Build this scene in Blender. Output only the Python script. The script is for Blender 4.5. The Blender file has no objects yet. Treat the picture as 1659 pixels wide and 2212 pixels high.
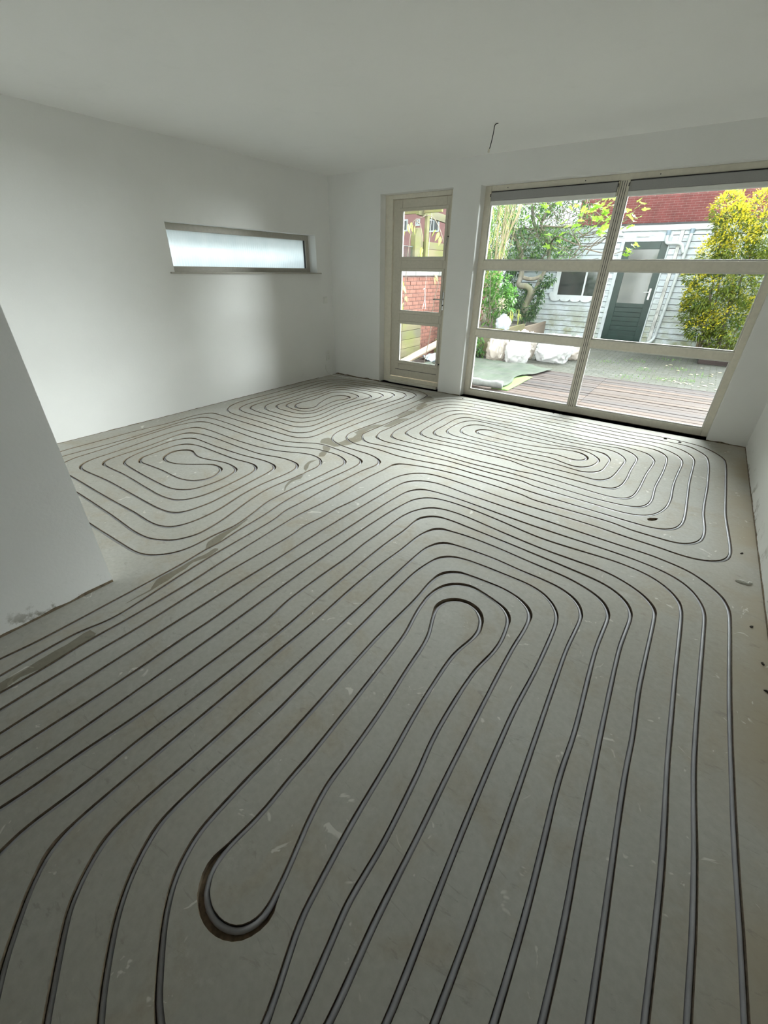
import bpy, bmesh, math, random
from mathutils import Vector, Matrix, noise
from mathutils.geometry import delaunay_2d_cdt

SC = bpy.context.scene
COL = SC.collection

# ------------------------------------------------------------------ camera
FPX, YAW, PITCH, ROLL = 893.63, -0.6119, 0.5294, 0.0159
EYE = Vector((4.7019, -5.2605, 1.4789))
fwd = Vector((math.sin(YAW) * math.cos(PITCH), math.cos(YAW) * math.cos(PITCH), -math.sin(PITCH)))
rgt = Vector((math.cos(YAW), -math.sin(YAW), 0))
upv = rgt.cross(fwd)
r2 = rgt * math.cos(ROLL) + upv * math.sin(ROLL)
u2 = -rgt * math.sin(ROLL) + upv * math.cos(ROLL)
cam = bpy.data.cameras.new('camera')
cam.sensor_fit = 'HORIZONTAL'
cam.sensor_width = 36.0
cam.lens = 36.0 * FPX / 1659.0
cam.clip_start = 0.02
camo = bpy.data.objects.new('camera', cam)
COL.objects.link(camo)
camo.matrix_world = Matrix(((r2.x, u2.x, -fwd.x, EYE.x), (r2.y, u2.y, -fwd.y, EYE.y),
                            (r2.z, u2.z, -fwd.z, EYE.z), (0, 0, 0, 1)))
SC.camera = camo

# ------------------------------------------------------------------ sky: bright overcast, hazy sun high behind the shed
world = bpy.data.worlds.new('overcast_sky')
SC.world = world
world.use_nodes = True
wn = world.node_tree
wn.nodes['Background'].inputs['Color'].default_value = (0.90, 0.965, 1.0, 1)
wn.nodes['Background'].inputs['Strength'].default_value = 0.50
sun = bpy.data.lights.new('hazy_sun', 'SUN')
sun.energy = 16.0
sun.angle = math.radians(72)
sun.color = (0.975, 0.995, 1.0)
suno = bpy.data.objects.new('hazy_sun', sun)
COL.objects.link(suno)
suno.rotation_euler = Vector((-0.31, -0.80, -0.43)).to_track_quat('-Z', 'Y').to_euler()

SC.view_settings.view_transform = 'Standard'
SC.view_settings.look = 'None'
SC.view_settings.gamma = 1.0
SC.view_settings.use_curve_mapping = False
SC.view_settings.exposure = 2.0
SC.cycles.max_bounces = 14
SC.cycles.diffuse_bounces = 8
SC.cycles.transparent_max_bounces = 16
SC.cycles.caustics_reflective = False
SC.cycles.caustics_refractive = False
SC.cycles.sample_clamp_indirect = 6.0

# ------------------------------------------------------------------ helpers
R = random.Random(7)


def tag(o, label=None, cat=None, group=None, kind=None):
    if label:
        o['label'] = label
    if cat:
        o['category'] = cat
    if group:
        o['group'] = group
    if kind:
        o['kind'] = kind
    return o


def empty(name, loc=(0, 0, 0), rz=0.0):
    o = bpy.data.objects.new(name, None)
    o.empty_display_size = 0.05
    COL.objects.link(o)
    o.location = loc
    o.rotation_euler = (0, 0, rz)
    return o


def link_mesh(name, me, mat, parent=None, loc=None, rot=None, scale=None):
    if mat is not None and len(me.materials) == 0:
        me.materials.append(mat)
    o = bpy.data.objects.new(name, me)
    COL.objects.link(o)
    if parent is not None:
        o.parent = parent
    if loc is not None:
        o.location = loc
    if rot is not None:
        o.rotation_euler = rot
    if scale is not None:
        o.scale = scale
    return o


class MB:
    """collects shapes for ONE mesh object"""

    def __init__(self):
        self.v, self.f = [], []

    def add(self, vs, fs):
        n = len(self.v)
        self.v += [tuple(p) for p in vs]
        self.f += [tuple(i + n for i in q) for q in fs]
        return self

    def box(self, x0, x1, y0, y1, z0, z1):
        return self.add([(x0, y0, z0), (x1, y0, z0), (x1, y1, z0), (x0, y1, z0),
                         (x0, y0, z1), (x1, y0, z1), (x1, y1, z1), (x0, y1, z1)],
                        [(0, 3, 2, 1), (4, 5, 6, 7), (0, 1, 5, 4), (1, 2, 6, 5), (2, 3, 7, 6), (3, 0, 4, 7)])

    def bar(self, a, b, w, h, up=(0, 0, 1)):
        a, b = Vector(a), Vector(b)
        d = (b - a).normalized()
        s = d.cross(Vector(up)).normalized() * (w / 2)
        t = s.cross(d).normalized() * (h / 2)
        vs = []
        for p in (a, b):
            vs += [p - s - t, p + s - t, p + s + t, p - s + t]
        return self.add(vs, [(0, 1, 2, 3), (7, 6, 5, 4), (0, 4, 5, 1), (1, 5, 6, 2), (2, 6, 7, 3), (3, 7, 4, 0)])

    def tube(self, pts, rad, n=8, cap=True):
        pts = [Vector(p) for p in pts]
        m = len(pts)
        rads = rad if isinstance(rad, (list, tuple)) else [rad] * m
        nrm = None
        vs, fs = [], []
        for i, p in enumerate(pts):
            d = (pts[min(i + 1, m - 1)] - pts[max(i - 1, 0)])
            if d.length < 1e-9:
                d = Vector((0, 0, 1))
            d.normalize()
            if nrm is None:
                nrm = d.orthogonal().normalized()
            nrm = nrm - d * nrm.dot(d)
            if nrm.length < 1e-6:
                nrm = d.orthogonal()
            nrm.normalize()
            bi = d.cross(nrm)
            for k in range(n):
                a = 2 * math.pi * k / n
                vs.append(p + (nrm * math.cos(a) + bi * math.sin(a)) * rads[i])
        for i in range(m - 1):
            for k in range(n):
                k2 = (k + 1) % n
                fs.append((i * n + k, i * n + k2, (i + 1) * n + k2, (i + 1) * n + k))
        if cap:
            fs.append(tuple(range(n - 1, -1, -1)))
            fs.append(tuple((m - 1) * n + k for k in range(n)))
        return self.add(vs, fs)

    def prism(self, poly, to3d, d0, d1):
        """poly 2D, to3d(u,v,d)"""
        n = len(poly)
        vs = [to3d(u, v, d0) for u, v in poly] + [to3d(u, v, d1) for u, v in poly]
        fs = [tuple(range(n - 1, -1, -1)), tuple(range(n, 2 * n))]
        fs += [(i, (i + 1) % n, n + (i + 1) % n, n + i) for i in range(n)]
        return self.add(vs, fs)

    def mesh(self, name, smooth=False, recalc=True):
        me = bpy.data.meshes.new(name)
        me.from_pydata(self.v, [], self.f)
        if recalc:
            bm = bmesh.new()
            bm.from_mesh(me)
            bmesh.ops.recalc_face_normals(bm, faces=bm.faces)
            bm.to_mesh(me)
            bm.free()
        if smooth:
            me.polygons.foreach_set('use_smooth', [True] * len(me.polygons))
        me.update()
        return me

    def build(self, name, mat, parent=None, smooth=False, bevel=0.0, loc=None, rot=None, recalc=True):
        o = link_mesh(name, self.mesh(name, smooth, recalc), mat, parent, loc, rot)
        if bevel:
            m = o.modifiers.new('bevel', 'BEVEL')
            m.width = bevel
            m.segments = 2
            m.limit_method = 'ANGLE'
        return o


def spline(P, step):
    """centripetal Catmull-Rom through P (tuples), resampled evenly"""
    P = [Vector(p) for p in P]
    Q = [P[0] * 2 - P[1]] + P + [P[-1] * 2 - P[-2]]
    out = []
    for k in range(len(P) - 1):
        p0, p1, p2, p3 = Q[k:k + 4]
        t0 = 0.0
        t1 = t0 + max(1e-5, (p1 - p0).length) ** .5
        t2 = t1 + max(1e-5, (p2 - p1).length) ** .5
        t3 = t2 + max(1e-5, (p3 - p2).length) ** .5
        n = max(1, int(round((p2 - p1).length / step)))
        for i in range(n):
            t = t1 + (t2 - t1) * i / n
            A1 = p0 * ((t1 - t) / (t1 - t0)) + p1 * ((t - t0) / (t1 - t0))
            A2 = p1 * ((t2 - t) / (t2 - t1)) + p2 * ((t - t1) / (t2 - t1))
            A3 = p2 * ((t3 - t) / (t3 - t2)) + p3 * ((t - t2) / (t3 - t2))
            B1 = A1 * ((t2 - t) / (t2 - t0)) + A2 * ((t - t0) / (t2 - t0))
            B2 = A2 * ((t3 - t) / (t3 - t1)) + A3 * ((t - t1) / (t3 - t1))
            out.append(B1 * ((t2 - t) / (t2 - t1)) + B2 * ((t - t1) / (t2 - t1)))
    out.append(P[-1].copy())
    return out


# ------------------------------------------------------------------ materials
class NT:
    def __init__(self, name):
        self.m = bpy.data.materials.new(name)
        self.m.use_nodes = True
        self.t = self.m.node_tree
        self.b = self.t.nodes['Principled BSDF']
        self.o = self.t.nodes['Material Output']
        self._co = None

    def n(self, kind, **kw):
        nd = self.t.nodes.new(kind)
        for k, val in kw.items():
            if hasattr(nd, k) and not k[0].isupper():
                setattr(nd, k, val)
            else:
                nd.inputs[k.replace('_', ' ')].default_value = val
        return nd

    def l(self, a, b):
        self.t.links.new(a, b)

    def co(self, scale=(1, 1, 1)):
        if self._co is None:
            self._co = self.n('ShaderNodeNewGeometry')
        mp = self.n('ShaderNodeMapping')
        mp.inputs['Scale'].default_value = scale
        self.l(self._co.outputs['Position'], mp.inputs['Vector'])
        return mp.outputs[0]

    def noise(self, scale, detail=4.0, rough=0.55, stretch=(1, 1, 1), dist=0.0):
        nd = self.n('ShaderNodeTexNoise')
        nd.inputs['Scale'].default_value = scale
        nd.inputs['Detail'].default_value = detail
        nd.inputs['Roughness'].default_value = rough
        nd.inputs['Distortion'].default_value = dist
        self.l(self.co(stretch), nd.inputs['Vector'])
        return nd.outputs['Fac']

    def ramp(self, fac, stops):
        nd = self.n('ShaderNodeValToRGB')
        el = nd.color_ramp.elements
        while len(el) < len(stops):
            el.new(0.5)
        for e, (p, c) in zip(el, stops):
            e.position = p
            e.color = (c, c, c, 1) if not isinstance(c, (tuple, list)) else (*c, 1)
        self.l(fac, nd.inputs[0])
        return nd.outputs[0]

    def mix(self, fac, a, b, blend='MIX'):
        nd = self.n('ShaderNodeMix', data_type='RGBA', blend_type=blend)
        if isinstance(fac, (int, float)):
            nd.inputs[0].default_value = fac
        else:
            self.l(fac, nd.inputs[0])
        for s, i in ((a, 6), (b, 7)):
            if isinstance(s, (tuple, list)):
                nd.inputs[i].default_value = (*s, 1)
            else:
                self.l(s, nd.inputs[i])
        return nd.outputs[2]

    def bump(self, fac, strength, dist=0.01):
        nd = self.n('ShaderNodeBump')
        nd.inputs['Strength'].default_value = strength
        nd.inputs['Distance'].default_value = dist
        self.l(fac, nd.inputs['Height'])
        self.l(nd.outputs[0], self.b.inputs['Normal'])

    def col(self, c):
        if isinstance(c, (tuple, list)):
            self.b.inputs['Base Color'].default_value = (*c, 1)
        else:
            self.l(c, self.b.inputs['Base Color'])
        return self

    def set(self, **kw):
        for k, val in kw.items():
            self.b.inputs[k.replace('_', ' ')].default_value = val
        return self


def plain(name, c, rough=0.6, var=0.12, scale=18.0, bump=0.0, metal=0.0, spec=0.5):
    """plain paint / plastic / metal with slight mottling"""
    n = NT(name)
    f = n.noise(scale, 4)
    lo = tuple(x * (1 - var) for x in c)
    hi = tuple(min(1, x * (1 + var)) for x in c)
    n.col(n.ramp(f, [(0.3, lo), (0.7, hi)]))
    n.set(Roughness=rough, Metallic=metal, Specular_IOR_Level=spec)
    if bump:
        n.bump(f, bump)
    return n.m


def mat_plaster(name, c, blotch=0.06, grime=0.0):
    n = NT(name)
    f1 = n.noise(0.9, 5, 0.6)
    f2 = n.noise(4.5, 6, 0.6)
    base = n.ramp(f1, [(0.3, tuple(x * (1 - blotch) for x in c)), (0.7, c)])
    sm = n.ramp(f2, [(0.60, 0.0), (0.78, 1.0)])
    base = n.mix(sm, base, tuple(x * 0.95 for x in c))
    # scuffs and grime rubbed into the foot of the walls
    sep = n.n('ShaderNodeSeparateXYZ')
    n.l(n.co(), sep.inputs[0])
    mr = n.n('ShaderNodeMapRange')
    mr.inputs['From Min'].default_value = 0.13
    mr.inputs['From Max'].default_value = 0.02
    n.l(sep.outputs[2], mr.inputs[0])
    mm = n.n('ShaderNodeMath', operation='MULTIPLY')
    n.l(mr.outputs[0], mm.inputs[0])
    n.l(n.ramp(n.noise(7.0, 7, 0.7), [(0.54, 0.0), (0.62, grime)]), mm.inputs[1])
    n.col(n.mix(mm.outputs[0], base, (0.26, 0.24, 0.20)))
    f3 = n.noise(60, 3)
    f4 = n.noise(6, 3)
    n.bump(n.mix(0.5, f3, f4), 0.10, 0.01)
    n.set(Roughness=0.9, Specular_IOR_Level=0.2)
    return n.m


def mat_screed(name, damp):
    n = NT(name)
    big = n.noise(0.8, 5, 0.62)
    mid = n.noise(3.5, 6, 0.65, dist=0.6)
    fine = n.noise(45, 4, 0.6)
    base = n.ramp(big, [(0.28, (0.355, 0.335, 0.285)), (0.5, (0.415, 0.405, 0.365)), (0.72, (0.455, 0.455, 0.43))])
    base = n.mix(n.ramp(mid, [(0.50, 0.0), (0.66, 0.7)]), base, (0.37, 0.32, 0.24))
    base = n.mix(n.ramp(mid, [(0.22, 0.5), (0.40, 0.0)]), base, (0.50, 0.505, 0.49))
    base = n.mix(0.25, base, n.ramp(fine, [(0.3, (0.30, 0.285, 0.25)), (0.7, (0.53, 0.52, 0.48))]))
    # bare sandy margin along the walls, where no slurry was spread
    geo = n.n('ShaderNodeSeparateXYZ')
    n.l(n.co(), geo.inputs[0])
    ed = n.n('ShaderNodeMapRange')
    ed.inputs['From Min'].default_value = 5.12
    ed.inputs['From Max'].default_value = 5.36
    n.l(geo.outputs[0], ed.inputs[0])
    mm = n.n('ShaderNodeMath', operation='MULTIPLY')
    n.l(ed.outputs[0], mm.inputs[0])
    n.l(n.ramp(n.noise(2.2, 5), [(0.35, 0.15), (0.6, 1.0)]), mm.inputs[1])
    base = n.mix(mm.outputs[0], base, (0.39, 0.335, 0.25))
    # dried paint flecks and plaster smears
    fl = n.noise(9.0, 3, 0.7, dist=1.2)
    base = n.mix(n.ramp(fl, [(0.665, 0.0), (0.70, 0.8)]), base, (0.66, 0.65, 0.60))
    fl2 = n.noise(3.1, 8, 0.75)
    base = n.mix(n.ramp(fl2, [(0.60, 0.0), (0.72, 0.5)]), base, (0.62, 0.62, 0.59))
    # fine dark scuffs
    sc = n.noise(6.0, 5, 0.7, stretch=(1, 3.5, 1), dist=2.0)
    base = n.mix(n.ramp(sc, [(0.60, 0.0), (0.68, 0.35)]), base, (0.22, 0.20, 0.17))
    if damp:
        base = n.mix(1.0, base, (0.52, 0.49, 0.42), 'MULTIPLY')
    n.col(base)
    n.bump(n.mix(0.5, mid, fine), 0.12, 0.006)
    n.set(Roughness=0.55 if damp else 0.82, Specular_IOR_Level=0.35)
    return n.m


M = {}
M['plaster'] = mat_plaster('white_plaster', (0.84, 0.838, 0.825))
M['plaster_scuffed'] = mat_plaster('scuffed_white_plaster', (0.84, 0.838, 0.825), grime=0.85)
M['ceiling'] = mat_plaster('ceiling_plaster', (0.84, 0.838, 0.825), 0.03)
M['screed'] = mat_screed('cement_screed', False)
M['damp'] = mat_screed('damp_screed', True)
M['groove'] = plain('milled_groove', (0.22, 0.17, 0.12), 0.95, 0.3, 60, 0.3)
M['pipe'] = plain('grey_pipe', (0.36, 0.36, 0.385), 0.42, 0.14, 9.0)
M['frame'] = plain('cream_frame_paint', (0.74, 0.70, 0.60), 0.45, 0.05, 30, 0.02)
M['leaf_door'] = plain('beige_door_paint', (0.62, 0.58, 0.49), 0.5, 0.05, 30, 0.02)
M['taupe'] = plain('taupe_frame_paint', (0.42, 0.395, 0.345), 0.5, 0.06, 30, 0.02)
M['bead'] = plain('white_glazing_bead', (0.72, 0.71, 0.66), 0.4, 0.04)
M['gasket'] = plain('dark_gasket', (0.03, 0.03, 0.03), 0.6)
M['steel'] = plain('brushed_steel', (0.62, 0.62, 0.62), 0.3, 0.08, 50, metal=1.0)
M['black'] = plain('black_plastic', (0.02, 0.02, 0.022), 0.5)
M['white_plastic'] = plain('white_plastic', (0.78, 0.78, 0.75), 0.4, 0.03)
M['blind'] = plain('grey_blind_fabric', (0.34, 0.337, 0.333), 0.8, 0.05, 120)
M['raw'] = plain('raw_masonry_edge', (0.17, 0.13, 0.085), 0.95, 0.45, 40, 0.5)
M['chip'] = plain('plaster_chip', (0.60, 0.59, 0.55), 0.9, 0.1, 40)
M['soot'] = plain('dark_crumb', (0.05, 0.042, 0.035), 0.9, 0.3, 60)


def mat_glass():
    n = NT('window_glass')
    tr = n.n('ShaderNodeBsdfTransparent')
    tr.inputs[0].default_value = (0.93, 0.96, 0.95, 1)
    gl = n.n('ShaderNodeBsdfGlossy')
    gl.inputs['Roughness'].default_value = 0.02
    lw = n.n('ShaderNodeFresnel')
    lw.inputs['IOR'].default_value = 1.45
    wob = n.noise(1.2, 1)
    mx = n.n('ShaderNodeMixShader')
    bp = n.n('ShaderNodeBump')
    bp.inputs['Strength'].default_value = 0.02
    n.l(wob, bp.inputs['Height'])
    n.l(bp.outputs[0], gl.inputs['Normal'])
    n.l(lw.outputs[0], mx.inputs[0])
    n.l(tr.outputs[0], mx.inputs[1])
    n.l(gl.outputs[0], mx.inputs[2])
    n.l(mx.outputs[0], n.o.inputs['Surface'])
    return n.m


def mat_ribbed():
    n = NT('ribbed_obscure_glass')
    tl = n.n('ShaderNodeBsdfTranslucent')
    f = n.noise(5, 2)
    n.l(n.ramp(f, [(0.3, (0.80, 0.90, 0.93)), (0.7, (0.88, 0.96, 0.98))]), tl.inputs[0])
    gl = n.n('ShaderNodeBsdfGlossy')
    gl.inputs['Roughness'].default_value = 0.15
    mx = n.n('ShaderNodeMixShader')
    mx.inputs[0].default_value = 0.05
    n.l(tl.outputs[0], mx.inputs[1])
    n.l(gl.outputs[0], mx.inputs[2])
    n.l(mx.outputs[0], n.o.inputs['Surface'])
    return n.m


M['glass'] = mat_glass()
M['ribbed'] = mat_ribbed()

# ------------------------------------------------------------------ pipe runs on the floor (metres), damp patches
c1 = [(2.643,-7.400), (2.643,-6.580), (2.644,-5.760), (2.650,-5.300), (2.654,-5.220), (2.666,-5.100), (2.668,-5.041), (2.668,-4.761), (2.666,-4.500), 
(2.662,-4.361), (2.650,-4.221), (2.649,-4.101), (2.631,-3.963), (2.610,-3.723), (2.582,-3.546), (2.573,-3.446), (2.570,-3.326), (2.572,-3.146), (2.577,-3.026), 
(2.588,-2.867), (2.593,-2.707), (2.587,-2.648), (2.575,-2.611), (2.565,-2.594), (2.552,-2.579), (2.521,-2.556), (2.485,-2.539), (2.428,-2.523), (2.369,-2.515), 
(2.130,-2.493), (2.050,-2.489), (2.010,-2.492), (1.952,-2.504), (1.915,-2.520), (1.812,-2.581), (1.723,-2.626), (1.667,-2.645), (1.628,-2.653), (1.568,-2.657), 
(1.428,-2.656), (1.128,-2.667), (1.028,-2.665), (0.808,-2.653), (0.669,-2.650), (0.529,-2.650), (0.449,-2.657), (0.411,-2.668), (0.393,-2.676), (0.361,-2.698), 
(0.348,-2.713), (0.337,-2.729), (0.320,-2.764), (0.314,-2.783), (0.307,-2.822), (0.307,-2.862), (0.310,-2.902), (0.357,-3.319), (0.380,-3.578), (0.383,-3.718), 
(0.374,-4.038), (0.378,-4.118), (0.388,-4.176), (0.402,-4.213), (0.424,-4.246), (0.452,-4.274), (0.468,-4.285), (0.502,-4.305), (0.539,-4.321), (0.577,-4.333), 
(0.656,-4.348), (0.755,-4.357), (0.895,-4.358), (1.155,-4.348), (1.295,-4.346), (1.835,-4.353), (2.075,-4.363), (2.175,-4.360), (2.234,-4.352), (2.272,-4.341), 
(2.327,-4.317), (2.377,-4.284), (2.404,-4.256), (2.425,-4.222), (2.448,-4.168), (2.456,-4.129), (2.456,-4.089), (2.453,-4.049), (2.437,-3.951), (2.419,-3.873), 
(2.382,-3.738), (2.353,-3.621), (2.337,-3.543), (2.328,-3.484), (2.325,-3.424), (2.326,-3.364), (2.344,-3.105), (2.339,-3.028), (2.341,-2.950), (2.339,-2.910), 
(2.334,-2.891), (2.319,-2.855), (2.297,-2.822), (2.269,-2.795), (2.236,-2.773), (2.199,-2.758), (2.141,-2.747), (2.101,-2.747), (2.062,-2.754), (2.005,-2.772), 
(1.859,-2.837), (1.784,-2.865), (1.687,-2.890), (1.588,-2.905), (1.449,-2.916), (1.269,-2.922), (1.149,-2.920), (0.869,-2.908), (0.749,-2.909), (0.690,-2.915), 
(0.651,-2.924), (0.633,-2.932), (0.601,-2.954), (0.588,-2.968), (0.577,-2.984), (0.562,-3.020), (0.551,-3.079), (0.549,-3.179), (0.557,-3.298), (0.609,-3.634), 
(0.632,-3.813), (0.647,-3.952), (0.660,-4.010), (0.676,-4.046), (0.699,-4.079), (0.728,-4.105), (0.745,-4.115), (0.781,-4.129), (0.801,-4.133), (0.840,-4.136), 
(1.119,-4.118), (1.219,-4.113), (1.799,-4.114), (1.919,-4.111), (1.979,-4.106), (2.018,-4.100), (2.056,-4.088), (2.090,-4.070), (2.105,-4.057), (2.117,-4.042), 
(2.135,-4.007), (2.146,-3.969), (2.155,-3.910), (2.160,-3.850), (2.159,-3.810), (2.116,-3.433), (2.094,-3.255), (2.086,-3.215), (2.074,-3.178), (2.053,-3.146), 
(2.038,-3.133), (2.005,-3.114), (1.967,-3.102), (1.927,-3.097), (1.888,-3.096), (1.808,-3.102), (1.630,-3.127), (1.450,-3.139), (1.230,-3.146), (0.931,-3.142), 
(0.892,-3.149), (0.857,-3.166), (0.828,-3.192), (0.816,-3.207), (0.798,-3.243), (0.782,-3.300), (0.780,-3.320), (0.780,-3.359), (0.785,-3.399), (0.824,-3.635), 
(0.838,-3.694), (0.858,-3.750), (0.876,-3.785), (0.887,-3.802), (0.914,-3.830), (0.947,-3.853), (0.965,-3.861), (0.983,-3.867), (1.022,-3.874), (1.342,-3.891), 
(1.562,-3.896), (1.622,-3.895), (1.682,-3.891), (1.721,-3.885), (1.759,-3.874), (1.795,-3.857), (1.827,-3.834), (1.854,-3.806), (1.865,-3.789), (1.879,-3.753), 
(1.894,-3.675), (1.899,-3.615), (1.898,-3.555), (1.889,-3.496), (1.873,-3.438), (1.856,-3.403), (1.831,-3.374), (1.815,-3.362), (1.779,-3.346), (1.741,-3.336), 
(1.682,-3.330), (1.642,-3.332), (1.602,-3.337), (1.544,-3.351), (1.448,-3.379), (1.409,-3.387), (1.369,-3.392), (1.330,-3.393), (1.291,-3.388), (1.216,-3.364), 
(1.177,-3.357), (1.139,-3.359), (1.120,-3.365), (1.104,-3.374), (1.089,-3.386), (1.076,-3.401), (1.066,-3.417), (1.059,-3.435), (1.055,-3.454), (1.055,-3.473), 
(1.057,-3.493), (1.071,-3.529), (1.092,-3.562), (1.121,-3.588), (1.156,-3.606), (1.194,-3.616), (1.234,-3.618), (1.273,-3.613), (1.311,-3.602), (1.348,-3.586), 
(1.399,-3.555), (1.448,-3.521), (1.527,-3.459), (1.560,-3.438), (1.597,-3.424), (1.636,-3.420), (1.675,-3.424), (1.694,-3.429), (1.711,-3.437), (1.728,-3.447), 
(1.742,-3.460), (1.765,-3.492), (1.783,-3.527), (1.794,-3.565), (1.794,-3.603), (1.783,-3.641), (1.774,-3.658), (1.750,-3.689), (1.736,-3.702), (1.702,-3.723), 
(1.684,-3.731), (1.646,-3.743), (1.607,-3.750), (1.567,-3.753), (1.348,-3.748), (1.268,-3.752), (1.108,-3.765), (1.069,-3.766), (1.031,-3.757), (0.997,-3.738), 
(0.970,-3.710), (0.960,-3.694), (0.953,-3.676), (0.945,-3.638), (0.930,-3.519), (0.922,-3.419), (0.923,-3.379), (0.927,-3.360), (0.940,-3.323), (0.962,-3.292), 
(0.977,-3.278), (1.010,-3.258), (1.067,-3.241), (1.126,-3.233), (1.586,-3.232), (1.666,-3.226), (1.765,-3.211), (1.824,-3.207), (1.864,-3.212), (1.883,-3.217), 
(1.918,-3.233), (1.934,-3.244), (1.960,-3.273), (1.978,-3.308), (1.989,-3.346), (2.001,-3.425), (2.017,-3.564), (2.024,-3.684), (2.024,-3.764), (2.015,-3.823), 
(1.996,-3.880), (1.978,-3.915), (1.966,-3.930), (1.937,-3.956), (1.902,-3.975), (1.864,-3.986), (1.805,-3.995), (1.726,-3.999), (1.526,-3.993), (1.186,-3.979), 
(0.906,-3.985), (0.867,-3.981), (0.848,-3.976), (0.813,-3.958), (0.786,-3.931), (0.775,-3.915), (0.767,-3.897), (0.757,-3.859), (0.749,-3.800), (0.738,-3.640), 
(0.725,-3.521), (0.710,-3.422), (0.674,-3.246), (0.671,-3.186), (0.675,-3.147), (0.688,-3.111), (0.699,-3.095), (0.728,-3.069), (0.763,-3.051), (0.801,-3.038), 
(0.879,-3.025), (1.039,-3.016), (1.439,-3.023), (1.659,-3.020), (1.738,-3.011), (1.797,-2.998), (1.912,-2.966), (1.971,-2.956), (2.011,-2.953), (2.051,-2.953), 
(2.090,-2.958), (2.129,-2.968), (2.164,-2.986), (2.179,-2.998), (2.203,-3.028), (2.218,-3.064), (2.227,-3.103), (2.230,-3.142), (2.231,-3.202), (2.222,-3.382), 
(2.224,-3.482), (2.230,-3.542), (2.241,-3.621), (2.253,-3.680), (2.281,-3.796), (2.292,-3.855), (2.299,-3.935), (2.299,-4.015), (2.292,-4.074), (2.283,-4.113), 
(2.268,-4.149), (2.246,-4.182), (2.216,-4.207), (2.181,-4.224), (2.143,-4.235), (2.103,-4.241), (2.044,-4.244), (1.864,-4.240), (1.484,-4.249), (0.944,-4.249), 
(0.744,-4.253), (0.684,-4.250), (0.645,-4.244), (0.607,-4.231), (0.574,-4.211), (0.560,-4.197), (0.549,-4.182), (0.531,-4.147), (0.507,-4.092), (0.497,-4.054), 
(0.480,-3.855), (0.446,-3.597), (0.410,-3.259), (0.389,-3.101), (0.387,-3.041), (0.394,-2.981), (0.406,-2.923), (0.418,-2.885), (0.435,-2.849), (0.446,-2.832), 
(0.458,-2.817), (0.489,-2.793), (0.524,-2.776), (0.562,-2.766), (0.622,-2.762), (0.842,-2.763), (1.062,-2.768), (1.382,-2.779), (1.522,-2.776), (1.621,-2.770), 
(1.700,-2.758), (1.739,-2.748), (1.777,-2.734), (1.849,-2.701), (1.974,-2.637), (2.011,-2.623), (2.069,-2.610), (2.149,-2.603), (2.269,-2.601), (2.328,-2.609), 
(2.384,-2.629), (2.418,-2.649), (2.434,-2.660), (2.461,-2.689), (2.471,-2.706), (2.485,-2.742), (2.490,-2.781), (2.485,-2.901), (2.484,-3.061), (2.477,-3.201), 
(2.474,-3.301), (2.475,-3.481), (2.479,-3.560), (2.489,-3.619), (2.522,-3.735), (2.541,-3.812), (2.557,-3.891), (2.563,-3.950), (2.553,-4.089), (2.554,-4.209), 
(2.551,-4.249), (2.543,-4.288), (2.530,-4.325), (2.521,-4.343), (2.499,-4.376), (2.457,-4.418), (2.425,-4.441), (2.407,-4.450), (2.370,-4.464), (2.331,-4.472), 
(2.291,-4.476), (1.852,-4.488), (1.552,-4.492), (1.352,-4.488), (1.152,-4.477), (0.953,-4.458), (0.795,-4.434), (0.658,-4.404), (0.543,-4.369), (0.487,-4.348), 
(0.451,-4.331), (0.398,-4.302), (0.365,-4.280), (0.333,-4.256), (0.305,-4.228), (0.293,-4.213), (0.272,-4.179), (0.250,-4.124), (0.240,-4.085), (0.234,-4.046), 
(0.229,-3.986), (0.228,-3.846), (0.220,-3.566), (0.219,-3.426), (0.222,-3.326), (0.240,-3.107), (0.243,-3.007), (0.239,-2.927), (0.224,-2.788), (0.223,-2.728), 
(0.229,-2.668), (0.239,-2.630), (0.254,-2.594), (0.277,-2.561), (0.290,-2.547), (0.305,-2.536), (0.323,-2.528), (0.360,-2.520), (0.400,-2.518), (0.520,-2.517), 
(0.860,-2.521), (1.460,-2.521), (1.540,-2.520), (1.600,-2.516), (1.659,-2.505), (1.695,-2.490), (1.712,-2.481), (1.742,-2.455), (1.755,-2.440), (1.774,-2.406), 
(1.780,-2.387), (1.786,-2.348), (1.788,-2.289), (1.777,-2.069), (1.777,-1.889), (1.766,-1.689), (1.760,-1.129), (1.766,-0.949), (1.791,-0.590), (1.793,-0.510), 
(1.789,-0.450), (1.774,-0.393), (1.767,-0.374), (1.747,-0.340), (1.721,-0.310), (1.707,-0.297), (1.674,-0.275), (1.619,-0.253), (1.560,-0.241), (1.520,-0.238), 
(1.480,-0.237), (0.902,-0.282), (0.662,-0.293), (0.623,-0.297), (0.583,-0.304), (0.545,-0.316), (0.471,-0.345), (0.395,-0.369), (0.360,-0.387), (0.343,-0.398), 
(0.315,-0.425), (0.293,-0.457), (0.277,-0.494), (0.263,-0.552), (0.258,-0.611), (0.260,-0.691), (0.269,-0.831), (0.287,-1.030), (0.300,-1.290), (0.300,-1.670), 
(0.302,-1.850), (0.305,-1.930), (0.313,-2.009), (0.323,-2.068), (0.342,-2.125), (0.370,-2.178), (0.394,-2.209), (0.409,-2.222), (0.441,-2.245), (0.459,-2.254), 
(0.496,-2.266), (0.555,-2.276), (0.615,-2.279), (1.015,-2.275), (1.254,-2.287), (1.354,-2.285), (1.394,-2.281), (1.432,-2.270), (1.466,-2.251), (1.481,-2.239), 
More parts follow.
